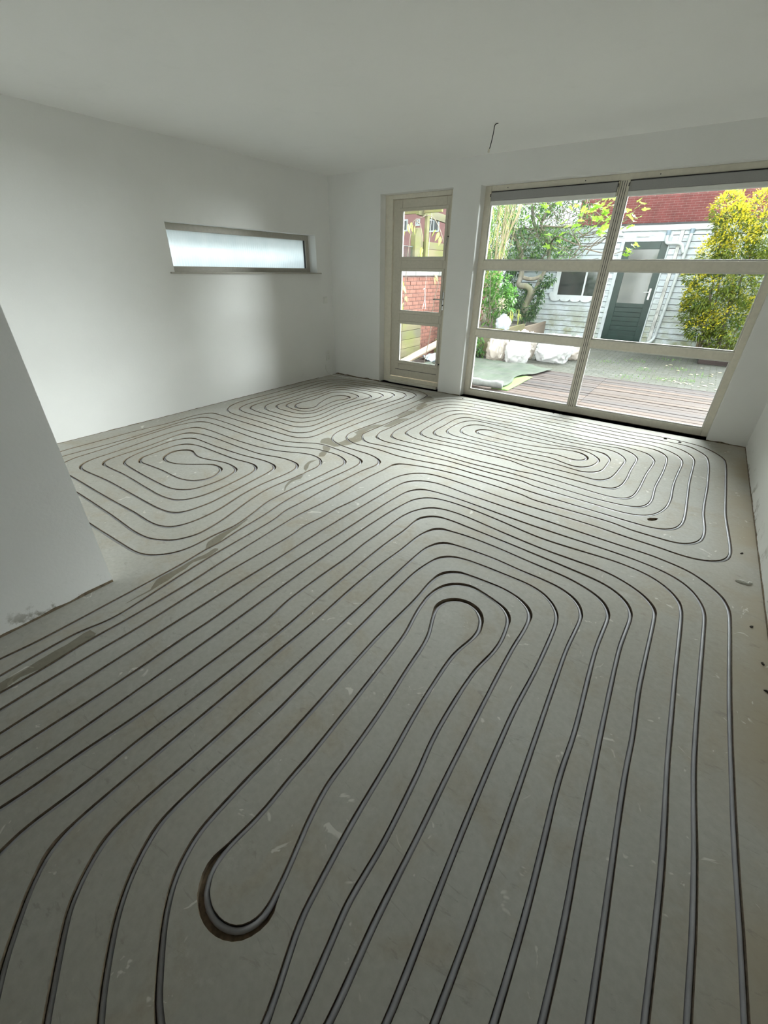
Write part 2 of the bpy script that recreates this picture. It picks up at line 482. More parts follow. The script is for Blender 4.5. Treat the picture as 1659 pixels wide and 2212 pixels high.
(1.495,-2.225), (1.517,-2.192), (1.533,-2.156), (1.542,-2.118), (1.544,-2.058), (1.518,-1.739), (1.511,-1.600), (1.507,-1.480), (1.509,-1.320), (1.516,-1.160), 
(1.524,-1.060), (1.546,-0.861), (1.553,-0.742), (1.553,-0.682), (1.547,-0.622), (1.539,-0.583), (1.525,-0.547), (1.502,-0.514), (1.473,-0.488), (1.457,-0.477), 
(1.421,-0.462), (1.401,-0.457), (1.362,-0.454), (1.323,-0.457), (1.226,-0.480), (1.147,-0.492), (0.947,-0.505), (0.767,-0.511), (0.707,-0.516), (0.668,-0.523), 
(0.630,-0.534), (0.595,-0.551), (0.580,-0.563), (0.567,-0.577), (0.548,-0.611), (0.531,-0.669), (0.526,-0.708), (0.524,-0.748), (0.528,-0.908), (0.527,-0.968), 
(0.510,-1.147), (0.506,-1.227), (0.516,-1.447), (0.509,-1.626), (0.507,-1.746), (0.514,-1.826), (0.527,-1.884), (0.542,-1.921), (0.552,-1.938), (0.563,-1.955), 
(0.589,-1.984), (0.635,-2.022), (0.670,-2.042), (0.688,-2.050), (0.726,-2.060), (0.766,-2.064), (0.865,-2.064), (1.005,-2.066), (1.085,-2.063), (1.145,-2.056), 
(1.203,-2.041), (1.238,-2.025), (1.270,-2.001), (1.295,-1.971), (1.313,-1.936), (1.325,-1.898), (1.331,-1.839), (1.329,-1.739), (1.281,-1.382), (1.275,-1.283), 
(1.277,-1.223), (1.285,-1.143), (1.327,-0.867), (1.325,-0.828), (1.319,-0.810), (1.310,-0.793), (1.285,-0.763), (1.254,-0.739), (1.219,-0.722), (1.181,-0.711), 
(1.141,-0.706), (0.941,-0.701), (0.901,-0.701), (0.862,-0.705), (0.823,-0.715), (0.805,-0.722), (0.771,-0.743), (0.756,-0.755), (0.729,-0.784), (0.709,-0.818), 
(0.695,-0.855), (0.690,-0.874), (0.686,-0.914), (0.695,-1.093), (0.688,-1.373), (0.689,-1.493), (0.688,-1.593), (0.690,-1.633), (0.702,-1.691), (0.716,-1.728), 
(0.726,-1.746), (0.750,-1.776), (0.765,-1.789), (0.781,-1.800), (0.817,-1.816), (0.875,-1.831), (0.935,-1.838), (0.994,-1.838), (1.034,-1.833), (1.072,-1.822), 
(1.105,-1.802), (1.119,-1.789), (1.131,-1.774), (1.140,-1.757), (1.151,-1.719), (1.153,-1.699), (1.152,-1.660), (1.146,-1.620), (1.097,-1.386), (1.088,-1.326), 
(1.084,-1.266), (1.086,-1.227), (1.093,-1.188), (1.126,-1.094), (1.132,-1.056), (1.129,-1.037), (1.123,-1.020), (1.113,-1.005), (1.099,-0.992), (1.083,-0.983), 
(1.065,-0.978), (1.046,-0.975), (1.026,-0.976), (0.989,-0.987), (0.957,-1.009), (0.933,-1.039), (0.917,-1.075), (0.911,-1.114), (0.912,-1.153), (0.917,-1.193), 
(0.928,-1.252), (0.952,-1.328), (0.986,-1.422), (1.010,-1.477), (1.047,-1.547), (1.054,-1.565), (1.059,-1.584), (1.061,-1.623), (1.055,-1.662), (1.049,-1.681), 
(1.029,-1.715), (1.017,-1.729), (1.002,-1.742), (0.986,-1.752), (0.968,-1.759), (0.949,-1.762), (0.930,-1.762), (0.911,-1.759), (0.875,-1.743), (0.859,-1.732), 
(0.831,-1.704), (0.809,-1.672), (0.800,-1.654), (0.789,-1.616), (0.785,-1.577), (0.787,-1.537), (0.809,-1.399), (0.811,-1.360), (0.804,-1.300), (0.779,-1.183), 
(0.760,-1.065), (0.758,-1.005), (0.765,-0.966), (0.772,-0.948), (0.780,-0.930), (0.804,-0.899), (0.833,-0.873), (0.867,-0.852), (0.903,-0.836), (0.941,-0.824), 
(0.981,-0.820), (1.020,-0.821), (1.059,-0.829), (1.097,-0.841), (1.133,-0.858), (1.164,-0.882), (1.176,-0.897), (1.194,-0.931), (1.199,-0.950), (1.205,-0.989), 
(1.209,-1.109), (1.205,-1.409), (1.209,-1.469), (1.225,-1.628), (1.230,-1.728), (1.228,-1.767), (1.217,-1.805), (1.199,-1.840), (1.161,-1.886), (1.130,-1.909), 
(1.094,-1.924), (1.055,-1.933), (1.015,-1.937), (0.916,-1.935), (0.836,-1.937), (0.796,-1.935), (0.758,-1.926), (0.721,-1.910), (0.689,-1.888), (0.674,-1.875), 
(0.650,-1.844), (0.641,-1.826), (0.635,-1.808), (0.627,-1.769), (0.623,-1.689), (0.619,-1.469), (0.602,-1.331), (0.599,-1.271), (0.612,-1.051), (0.612,-0.851), 
(0.618,-0.792), (0.626,-0.753), (0.640,-0.716), (0.661,-0.683), (0.690,-0.657), (0.707,-0.646), (0.743,-0.630), (0.781,-0.620), (0.821,-0.613), (1.158,-0.574), 
(1.218,-0.570), (1.258,-0.569), (1.297,-0.574), (1.316,-0.580), (1.352,-0.597), (1.383,-0.621), (1.408,-0.650), (1.418,-0.667), (1.425,-0.686), (1.433,-0.724), 
(1.435,-0.804), (1.415,-1.243), (1.403,-1.443), (1.401,-1.523), (1.406,-1.603), (1.427,-1.761), (1.433,-1.821), (1.437,-1.921), (1.433,-1.981), (1.424,-2.019), 
(1.407,-2.055), (1.379,-2.107), (1.354,-2.136), (1.339,-2.147), (1.303,-2.165), (1.266,-2.177), (1.226,-2.182), (1.186,-2.183), (1.047,-2.176), (0.687,-2.170), 
(0.607,-2.164), (0.549,-2.151), (0.512,-2.136), (0.495,-2.126), (0.465,-2.101), (0.452,-2.086), (0.431,-2.053), (0.417,-2.016), (0.409,-1.977), (0.401,-1.877), 
(0.405,-1.697), (0.404,-1.617), (0.379,-1.198), (0.376,-1.098), (0.377,-1.018), (0.385,-0.858), (0.381,-0.699), (0.385,-0.639), (0.392,-0.600), (0.412,-0.544), 
(0.431,-0.509), (0.455,-0.477), (0.483,-0.449), (0.515,-0.426), (0.533,-0.418), (0.571,-0.407), (1.108,-0.358), (1.348,-0.341), (1.448,-0.339), (1.507,-0.344), 
(1.546,-0.353), (1.564,-0.361), (1.581,-0.370), (1.611,-0.395), (1.649,-0.441), (1.668,-0.476), (1.680,-0.514), (1.687,-0.553), (1.688,-0.593), (1.684,-0.712), 
(1.655,-1.111), (1.649,-1.251), (1.650,-1.351), (1.664,-1.611), (1.651,-1.931), (1.653,-2.131), (1.658,-2.270), (1.650,-2.308), (1.643,-2.326), (1.620,-2.358), 
(1.592,-2.385), (1.559,-2.407), (1.541,-2.416), (1.503,-2.425), (1.463,-2.427), (1.324,-2.417), (1.124,-2.409), (0.984,-2.405), (0.564,-2.402), (0.504,-2.399), 
(0.465,-2.394), (0.426,-2.385), (0.388,-2.372), (0.353,-2.354), (0.336,-2.344), (0.305,-2.318), (0.278,-2.290), (0.229,-2.226), (0.201,-2.174), (0.186,-2.136), 
(0.175,-2.098), (0.161,-2.020), (0.156,-1.940), (0.154,-1.780), (0.158,-1.540), (0.145,-1.220), (0.139,-0.720), (0.142,-0.660), (0.149,-0.601), (0.162,-0.542), 
(0.173,-0.504), (0.196,-0.449), (0.216,-0.414), (0.251,-0.366), (0.293,-0.323), (0.324,-0.298), (0.375,-0.267), (0.430,-0.243), (0.505,-0.217), (0.564,-0.203), 
(0.623,-0.193), (0.722,-0.179), (0.821,-0.169), (1.260,-0.132), (1.559,-0.118), (1.619,-0.121), (1.678,-0.131), (1.734,-0.151), (1.787,-0.179), (1.835,-0.215), 
(1.863,-0.243), (1.875,-0.258), (1.894,-0.293), (1.901,-0.311), (1.909,-0.350), (1.916,-0.410), (1.920,-0.470), (1.921,-0.670), (1.916,-0.830), (1.899,-1.149), 
(1.886,-1.469), (1.882,-1.629), (1.878,-1.989), (1.883,-2.069), (1.892,-2.128), (1.908,-2.186), (1.930,-2.241), (1.961,-2.292), (1.973,-2.307), (2.003,-2.334), 
(2.054,-2.365), (2.110,-2.385), (2.168,-2.398), (2.248,-2.406), (2.328,-2.409), (2.448,-2.409), (2.507,-2.411), (2.567,-2.421), (2.605,-2.432), (2.641,-2.449), 
(2.657,-2.459), (2.687,-2.485), (2.708,-2.517), (2.719,-2.555), (2.720,-2.594), (2.704,-2.692), (2.697,-2.752), (2.689,-2.912), (2.681,-3.172), (2.686,-3.452), 
(2.682,-3.571), (2.686,-3.611), (2.707,-3.708), (2.714,-3.768), (2.728,-4.128), (2.735,-4.247), (2.753,-4.447), (2.781,-4.685), (2.788,-4.785), (2.784,-4.844), 
(2.765,-4.921), (2.757,-4.960), (2.753,-5.040), (2.760,-5.360), (2.759,-5.860), (2.759,-6.380), (2.759,-6.880), (2.759,-7.400)]
c2 = [(2.859,-7.400), (2.859,-6.660), (2.858,-5.920), (2.855,-5.340), (2.859,-5.140), (2.849,-4.960), (2.853,-4.780), (2.852,-4.560), (2.848,-4.441), 
(2.831,-4.221), (2.812,-3.902), (2.798,-3.602), (2.800,-3.542), (2.814,-3.363), (2.818,-3.263), (2.818,-3.083), (2.815,-2.843), (2.831,-2.623), (2.834,-2.524), 
(2.840,-2.485), (2.847,-2.467), (2.868,-2.434), (2.898,-2.410), (2.933,-2.392), (3.028,-2.361), (3.086,-2.346), (3.185,-2.329), (3.284,-2.317), (3.364,-2.312), 
(3.444,-2.311), (3.564,-2.314), (3.903,-2.335), (3.961,-2.344), (4.017,-2.362), (4.036,-2.365), (4.076,-2.369), (4.216,-2.371), (4.555,-2.367), (4.595,-2.370), 
(4.693,-2.389), (4.733,-2.393), (4.912,-2.394), (4.952,-2.390), (4.990,-2.380), (5.024,-2.361), (5.053,-2.334), (5.076,-2.302), (5.093,-2.267), (5.104,-2.228), 
(5.110,-2.189), (5.114,-2.129), (5.113,-2.049), (5.101,-1.870), (5.099,-1.790), (5.100,-1.670), (5.110,-1.290), (5.111,-1.110), (5.108,-0.790), (5.099,-0.630), 
(5.088,-0.551), (5.078,-0.513), (5.063,-0.476), (5.045,-0.440), (5.011,-0.391), (4.985,-0.360), (4.957,-0.333), (4.923,-0.312), (4.886,-0.300), (4.847,-0.294), 
(4.707,-0.286), (4.607,-0.285), (4.447,-0.292), (4.368,-0.292), (4.008,-0.269), (3.768,-0.258), (3.649,-0.256), (3.389,-0.260), (3.309,-0.259), (3.269,-0.255), 
(3.170,-0.241), (3.110,-0.238), (2.850,-0.246), (2.650,-0.248), (2.511,-0.255), (2.451,-0.262), (2.413,-0.272), (2.358,-0.296), (2.324,-0.317), (2.277,-0.354), 
(2.247,-0.381), (2.221,-0.410), (2.198,-0.443), (2.189,-0.460), (2.175,-0.498), (2.165,-0.536), (2.157,-0.595), (2.154,-0.675), (2.159,-1.155), (2.155,-1.215), 
(2.142,-1.314), (2.139,-1.374), (2.140,-1.614), (2.134,-1.874), (2.135,-1.954), (2.140,-1.993), (2.145,-2.012), (2.162,-2.048), (2.197,-2.096), (2.240,-2.137), 
(2.273,-2.158), (2.310,-2.172), (2.329,-2.176), (2.369,-2.177), (2.487,-2.159), (2.866,-2.137), (3.025,-2.122), (3.124,-2.107), (3.163,-2.103), (3.603,-2.113), 
(3.823,-2.103), (3.862,-2.105), (3.881,-2.109), (3.955,-2.133), (4.014,-2.140), (4.413,-2.163), (4.593,-2.169), (4.633,-2.167), (4.672,-2.160), (4.710,-2.148), 
(4.728,-2.140), (4.761,-2.119), (4.790,-2.092), (4.803,-2.077), (4.823,-2.043), (4.847,-1.988), (4.863,-1.930), (4.875,-1.872), (4.883,-1.792), (4.887,-1.692), 
(4.883,-1.392), (4.909,-0.873), (4.908,-0.833), (4.904,-0.793), (4.896,-0.754), (4.883,-0.717), (4.866,-0.680), (4.846,-0.646), (4.807,-0.601), (4.760,-0.564), 
(4.707,-0.537), (4.651,-0.518), (4.592,-0.507), (4.552,-0.505), (4.433,-0.514), (4.373,-0.514), (4.014,-0.492), (3.714,-0.487), (3.254,-0.462), (3.074,-0.463), 
(2.854,-0.469), (2.675,-0.480), (2.595,-0.490), (2.518,-0.510), (2.463,-0.534), (2.430,-0.555), (2.414,-0.567), (2.387,-0.596), (2.376,-0.612), (2.358,-0.647), 
(2.346,-0.685), (2.340,-0.725), (2.336,-0.784), (2.347,-1.224), (2.346,-1.664), (2.353,-1.724), (2.361,-1.762), (2.373,-1.801), (2.397,-1.855), (2.421,-1.886), 
(2.436,-1.898), (2.471,-1.916), (2.509,-1.924), (2.549,-1.927), (2.629,-1.927), (2.828,-1.917), (2.988,-1.913), (3.068,-1.916), (3.247,-1.933), (3.367,-1.935), 
(3.607,-1.927), (3.767,-1.927), (3.806,-1.923), (3.864,-1.912), (3.923,-1.909), (4.082,-1.920), (4.301,-1.948), (4.460,-1.961), (4.519,-1.957), (4.557,-1.946), 
(4.575,-1.937), (4.605,-1.913), (4.628,-1.881), (4.643,-1.845), (4.655,-1.786), (4.666,-1.647), (4.676,-1.307), (4.692,-1.108), (4.698,-0.988), (4.695,-0.948), 
(4.686,-0.910), (4.672,-0.873), (4.654,-0.837), (4.630,-0.805), (4.617,-0.792), (4.601,-0.779), (4.566,-0.760), (4.529,-0.747), (4.491,-0.736), (4.432,-0.726), 
(4.392,-0.723), (4.332,-0.724), (4.174,-0.747), (4.094,-0.750), (4.014,-0.747), (3.914,-0.739), (3.735,-0.722), (3.517,-0.698), (3.437,-0.692), (3.357,-0.691), 
(3.057,-0.699), (2.857,-0.689), (2.757,-0.690), (2.718,-0.695), (2.681,-0.708), (2.663,-0.717), (2.632,-0.741), (2.605,-0.770), (2.584,-0.803), (2.570,-0.840), 
(2.563,-0.879), (2.559,-0.919), (2.558,-0.979), (2.562,-1.119), (2.564,-1.319), (2.568,-1.439), (2.575,-1.518), (2.588,-1.577), (2.603,-1.613), (2.627,-1.643), 
(2.642,-1.655), (2.677,-1.674), (2.695,-1.681), (2.734,-1.690), (2.794,-1.695), (3.153,-1.673), (3.333,-1.669), (3.473,-1.674), (3.752,-1.693), (4.112,-1.696), 
(4.212,-1.699), (4.311,-1.706), (4.350,-1.700), (4.367,-1.693), (4.383,-1.682), (4.398,-1.669), (4.420,-1.637), (4.443,-1.582), (4.455,-1.524), (4.462,-1.464), 
(4.471,-1.345), (4.480,-1.165), (4.480,-1.125), (4.473,-1.086), (4.460,-1.049), (4.442,-1.013), (4.419,-0.981), (4.392,-0.952), (4.377,-0.939), (4.343,-0.919), 
(4.306,-0.906), (4.286,-0.901), (4.247,-0.897), (4.187,-0.900), (4.028,-0.918), (3.908,-0.920), (3.748,-0.914), (3.489,-0.896), (2.990,-0.870), (2.950,-0.870), 
(2.912,-0.876), (2.893,-0.883), (2.876,-0.893), (2.845,-0.917), (2.832,-0.932), (2.809,-0.964), (2.793,-1.000), (2.782,-1.038), (2.772,-1.117), (2.769,-1.217), 
(2.773,-1.297), (2.783,-1.356), (2.798,-1.392), (2.821,-1.423), (2.852,-1.447), (2.888,-1.464), (2.926,-1.475), (2.966,-1.479), (3.345,-1.488), (3.685,-1.481), 
(3.823,-1.460), (3.883,-1.458), (3.922,-1.462), (3.941,-1.467), (4.016,-1.496), (4.073,-1.514), (4.112,-1.520), (4.131,-1.520), (4.150,-1.517), (4.169,-1.511), 
(4.186,-1.503), (4.216,-1.478), (4.240,-1.446), (4.257,-1.411), (4.269,-1.373), (4.279,-1.314), (4.281,-1.274), (4.274,-1.236), (4.267,-1.218), (4.258,-1.200), 
(4.235,-1.168), (4.208,-1.139), (4.176,-1.114), (4.159,-1.104), (4.123,-1.088), (4.085,-1.079), (4.065,-1.077), (4.026,-1.078), (3.909,-1.105), (3.850,-1.115), 
(3.771,-1.125), (3.711,-1.127), (3.591,-1.125), (3.451,-1.126), (3.371,-1.124), (3.291,-1.116), (3.214,-1.098), (3.175,-1.092), (3.135,-1.093), (3.117,-1.098), 
(3.099,-1.105), (3.083,-1.115), (3.069,-1.128), (3.059,-1.144), (3.053,-1.161), (3.051,-1.180), (3.053,-1.198), (3.061,-1.215), (3.072,-1.230), (3.086,-1.242), 
(3.121,-1.258), (3.160,-1.266), (3.240,-1.273), (3.359,-1.276), (3.519,-1.273), (3.619,-1.265), (3.678,-1.256), (3.756,-1.237), (3.813,-1.219), (3.925,-1.176), 
(3.983,-1.162), (4.023,-1.158), (4.062,-1.160), (4.081,-1.164), (4.117,-1.180), (4.147,-1.205), (4.159,-1.220), (4.168,-1.237), (4.174,-1.255), (4.176,-1.274), 
(4.175,-1.293), (4.169,-1.310), (4.159,-1.327), (4.147,-1.341), (4.132,-1.353), (4.115,-1.362), (4.097,-1.368), (4.078,-1.370), (4.058,-1.370), (3.961,-1.349), 
(3.922,-1.345), (3.902,-1.346), (3.804,-1.364), (3.745,-1.371), (3.425,-1.388), (3.265,-1.394), (3.146,-1.391), (3.066,-1.384), (3.008,-1.370), (2.971,-1.355), 
(2.955,-1.344), (2.940,-1.332), (2.915,-1.302), (2.906,-1.285), (2.892,-1.248), (2.884,-1.209), (2.881,-1.169), (2.884,-1.129), (2.888,-1.110), (2.902,-1.073), 
(2.911,-1.056), (2.936,-1.025), (2.951,-1.012), (2.984,-0.993), (3.003,-0.986), (3.041,-0.980), (3.081,-0.981), (3.180,-0.991), (3.420,-0.997), (3.559,-1.014), 
(3.719,-1.019), (3.858,-1.033), (3.918,-1.032), (4.037,-1.019), (4.117,-1.017), (4.197,-1.020), (4.236,-1.027), (4.254,-1.033), (4.272,-1.041), (4.287,-1.052), 
(4.315,-1.080), (4.336,-1.114), (4.345,-1.131), (4.358,-1.169), (4.361,-1.188), (4.363,-1.228), (4.358,-1.407), (4.353,-1.447), (4.343,-1.485), (4.335,-1.503), 
(4.314,-1.536), (4.286,-1.564), (4.254,-1.586), (4.236,-1.594), (4.197,-1.601), (4.158,-1.600), (4.000,-1.576), (3.940,-1.573), (3.880,-1.575), (3.781,-1.583), 
(3.721,-1.585), (3.381,-1.566), (3.141,-1.564), (3.041,-1.568), (2.902,-1.584), (2.843,-1.587), (2.803,-1.583), (2.766,-1.571), (2.735,-1.549), (2.710,-1.518), 
(2.694,-1.483), (2.685,-1.444), (2.680,-1.385), (2.683,-1.245), (2.677,-1.065), (2.678,-0.985), (2.683,-0.946), (2.694,-0.908), (2.703,-0.890), (2.714,-0.874), 
(2.740,-0.845), (2.773,-0.823), (2.791,-0.815), (2.829,-0.807), (2.968,-0.805), (3.288,-0.789), (3.408,-0.787), (3.488,-0.792), (3.745,-0.827), (3.865,-0.836), 
(3.965,-0.835), (4.125,-0.826), (4.224,-0.816), (4.323,-0.802), (4.362,-0.798), (4.401,-0.804), (4.437,-0.818), (4.470,-0.840), (4.485,-0.853), (4.511,-0.883), 
(4.541,-0.935), (4.555,-0.972), (4.559,-0.991), (4.562,-1.050), (4.554,-1.310), (4.555,-1.510), (4.551,-1.590), (4.546,-1.650), (4.534,-1.708), (4.520,-1.746), 
(4.501,-1.779), (4.488,-1.794), (4.472,-1.805), (4.455,-1.814), (4.418,-1.824), (4.358,-1.826), (3.859,-1.803), (3.780,-1.791), (3.645,-1.754), (3.586,-1.746), 
(3.546,-1.746), (3.407,-1.757), (3.247,-1.756), (3.167,-1.760), (3.007,-1.774), (2.849,-1.794), (2.769,-1.799), (2.709,-1.799), (2.669,-1.796), (2.630,-1.789), 
(2.592,-1.778), (2.537,-1.754), (2.504,-1.733), (2.490,-1.719), (2.479,-1.704), (2.471,-1.686), (2.459,-1.649), (2.453,-1.609), (2.450,-1.569), (2.449,-1.370), 
(2.440,-1.150), (2.438,-1.050), (2.442,-0.930), (2.454,-0.810), (2.465,-0.752), (2.480,-0.715), (2.500,-0.681), (2.512,-0.665), (2.541,-0.639), (2.575,-0.619), 
(2.632,-0.601), (2.671,-0.595), (2.711,-0.592), (2.911,-0.587), (3.151,-0.584), (3.331,-0.586), (3.551,-0.600), (4.009,-0.640), (4.129,-0.645), (4.268,-0.638), 
(4.527,-0.612), (4.587,-0.611), (4.626,-0.615), (4.664,-0.627), (4.698,-0.647), (4.727,-0.674), (4.749,-0.706), (4.767,-0.742), (4.779,-0.779), (4.786,-0.819), 
(4.790,-0.938), (4.788,-1.138), (4.781,-1.298), (4.767,-1.538), (4.771,-1.738), (4.771,-1.818), (4.765,-1.877), (4.757,-1.916), (4.744,-1.953), (4.734,-1.971), 
(4.710,-2.002), (4.695,-2.014), (4.679,-2.025), (4.643,-2.040), (4.604,-2.049), (4.545,-2.058), (4.445,-2.065), (4.365,-2.064), (4.245,-2.055), (3.847,-2.018), 
(3.727,-2.011), (3.647,-2.013), (3.488,-2.025), (3.408,-2.029), (3.308,-2.028), (3.068,-2.021), (2.848,-2.023), (2.668,-2.032), (2.509,-2.048), (2.469,-2.049), 
(2.410,-2.043), (2.372,-2.032), (2.336,-2.015), (2.307,-1.991), (2.286,-1.958), (2.258,-1.884), (2.248,-1.847), (2.245,-1.807), (2.251,-1.667), (2.248,-1.327), 
(2.256,-0.987), (2.254,-0.908), (2.246,-0.748), (2.247,-0.708), (2.252,-0.669), (2.271,-0.592), (2.284,-0.554), (2.292,-0.536), (2.325,-0.487), (2.353,-0.459), 
(2.369,-0.447), (2.421,-0.419), (2.458,-0.405), (2.497,-0.394), (2.576,-0.383), (2.736,-0.371), (2.955,-0.362), (3.155,-0.359), (3.235,-0.360), (3.615,-0.383), 
(3.834,-0.392), (4.374,-0.405), (4.454,-0.404), (4.594,-0.397), (4.694,-0.400), (4.753,-0.407), (4.810,-0.424), (4.862,-0.453), (4.893,-0.478), (4.907,-0.492), 
(4.931,-0.524), (4.951,-0.558), (4.968,-0.594), (4.985,-0.652), (4.992,-0.691), (4.995,-0.731), (4.996,-0.811), (4.988,-1.151), (4.986,-1.331), (4.991,-1.691), 
(4.992,-1.971), (4.986,-2.070), (4.974,-2.129), (4.961,-2.166), (4.941,-2.200), (4.915,-2.230), (4.900,-2.242), (4.866,-2.261), (4.828,-2.273), (4.789,-2.279), 
(4.749,-2.281), (4.649,-2.280), (4.389,-2.270), (4.049,-2.254), (3.930,-2.243), (3.772,-2.218), (3.712,-2.212), (3.652,-2.210), (3.492,-2.211), (3.313,-2.204), 
(3.253,-2.206), (3.193,-2.213), (2.957,-2.258), (2.858,-2.273), (2.799,-2.279), (2.719,-2.280), (2.560,-2.266), (2.460,-2.263), (2.400,-2.265), (2.301,-2.278), 
(2.261,-2.280), (2.222,-2.275), (2.165,-2.259), (2.112,-2.230), (2.082,-2.205), (2.057,-2.175), (2.030,-2.122), (2.018,-2.084), (2.014,-2.064), (2.010,-2.005), 
(2.014,-1.925), (2.038,-1.606), (2.061,-1.347), (2.066,-1.247), (2.061,-1.107), (2.034,-0.788), (2.031,-0.708), (2.032,-0.648), (2.037,-0.589), (2.052,-0.510), 
(2.074,-0.433), (2.101,-0.358), (2.118,-0.323), (2.129,-0.307), (2.156,-0.278), (2.228,-0.209), (2.261,-0.186), (2.278,-0.177), (2.315,-0.161), (2.353,-0.149), 
(2.431,-0.133), (2.510,-0.124), (2.990,-0.113), (3.110,-0.116), (3.228,-0.135), (3.268,-0.139), (3.328,-0.140), (3.508,-0.136), (3.628,-0.139), (4.147,-0.166), 
(4.367,-0.184), (4.426,-0.183), (4.606,-0.168), (4.686,-0.167), (4.766,-0.170), (4.865,-0.183), (4.962,-0.206), (4.999,-0.219), (5.035,-0.237), (5.052,-0.248), 
(5.082,-0.273), (5.109,-0.302), (5.133,-0.334), (5.166,-0.384), (5.195,-0.437), (5.216,-0.493), (5.225,-0.531), (5.229,-0.571), (5.234,-0.691), (5.235,-0.811), 
(5.232,-1.271), (5.229,-1.751), (5.233,-1.851), (5.254,-2.270), (5.251,-2.330), (5.244,-2.369), (5.231,-2.406), (5.211,-2.440), (5.184,-2.469), (5.152,-2.492), 
(5.116,-2.509), (5.059,-2.524), (4.999,-2.527), (4.860,-2.515), (4.720,-2.509), (4.561,-2.494), (4.461,-2.488), (4.341,-2.486), (4.061,-2.486), (3.921,-2.481), 
(3.781,-2.472), (3.423,-2.439), (3.363,-2.436), (3.283,-2.436), (3.243,-2.438), (3.204,-2.444), (3.166,-2.456), (3.130,-2.473), (3.098,-2.496), (3.070,-2.524), 
(3.046,-2.556), (3.027,-2.590), (3.012,-2.627), (3.001,-2.666), (2.993,-2.705), (2.988,-2.744), (2.976,-3.144), (2.969,-3.224), (2.951,-3.363), (2.950,-3.402), 
(2.951,-3.482), (2.936,-3.641), (2.936,-3.681), (2.944,-3.760), (2.947,-3.820), (2.937,-4.340), (2.950,-4.780), (2.943,-5.060), (2.949,-5.480), (2.950,-5.960), 
(2.950,-6.440), (2.950,-6.920), (2.950,-7.400)]
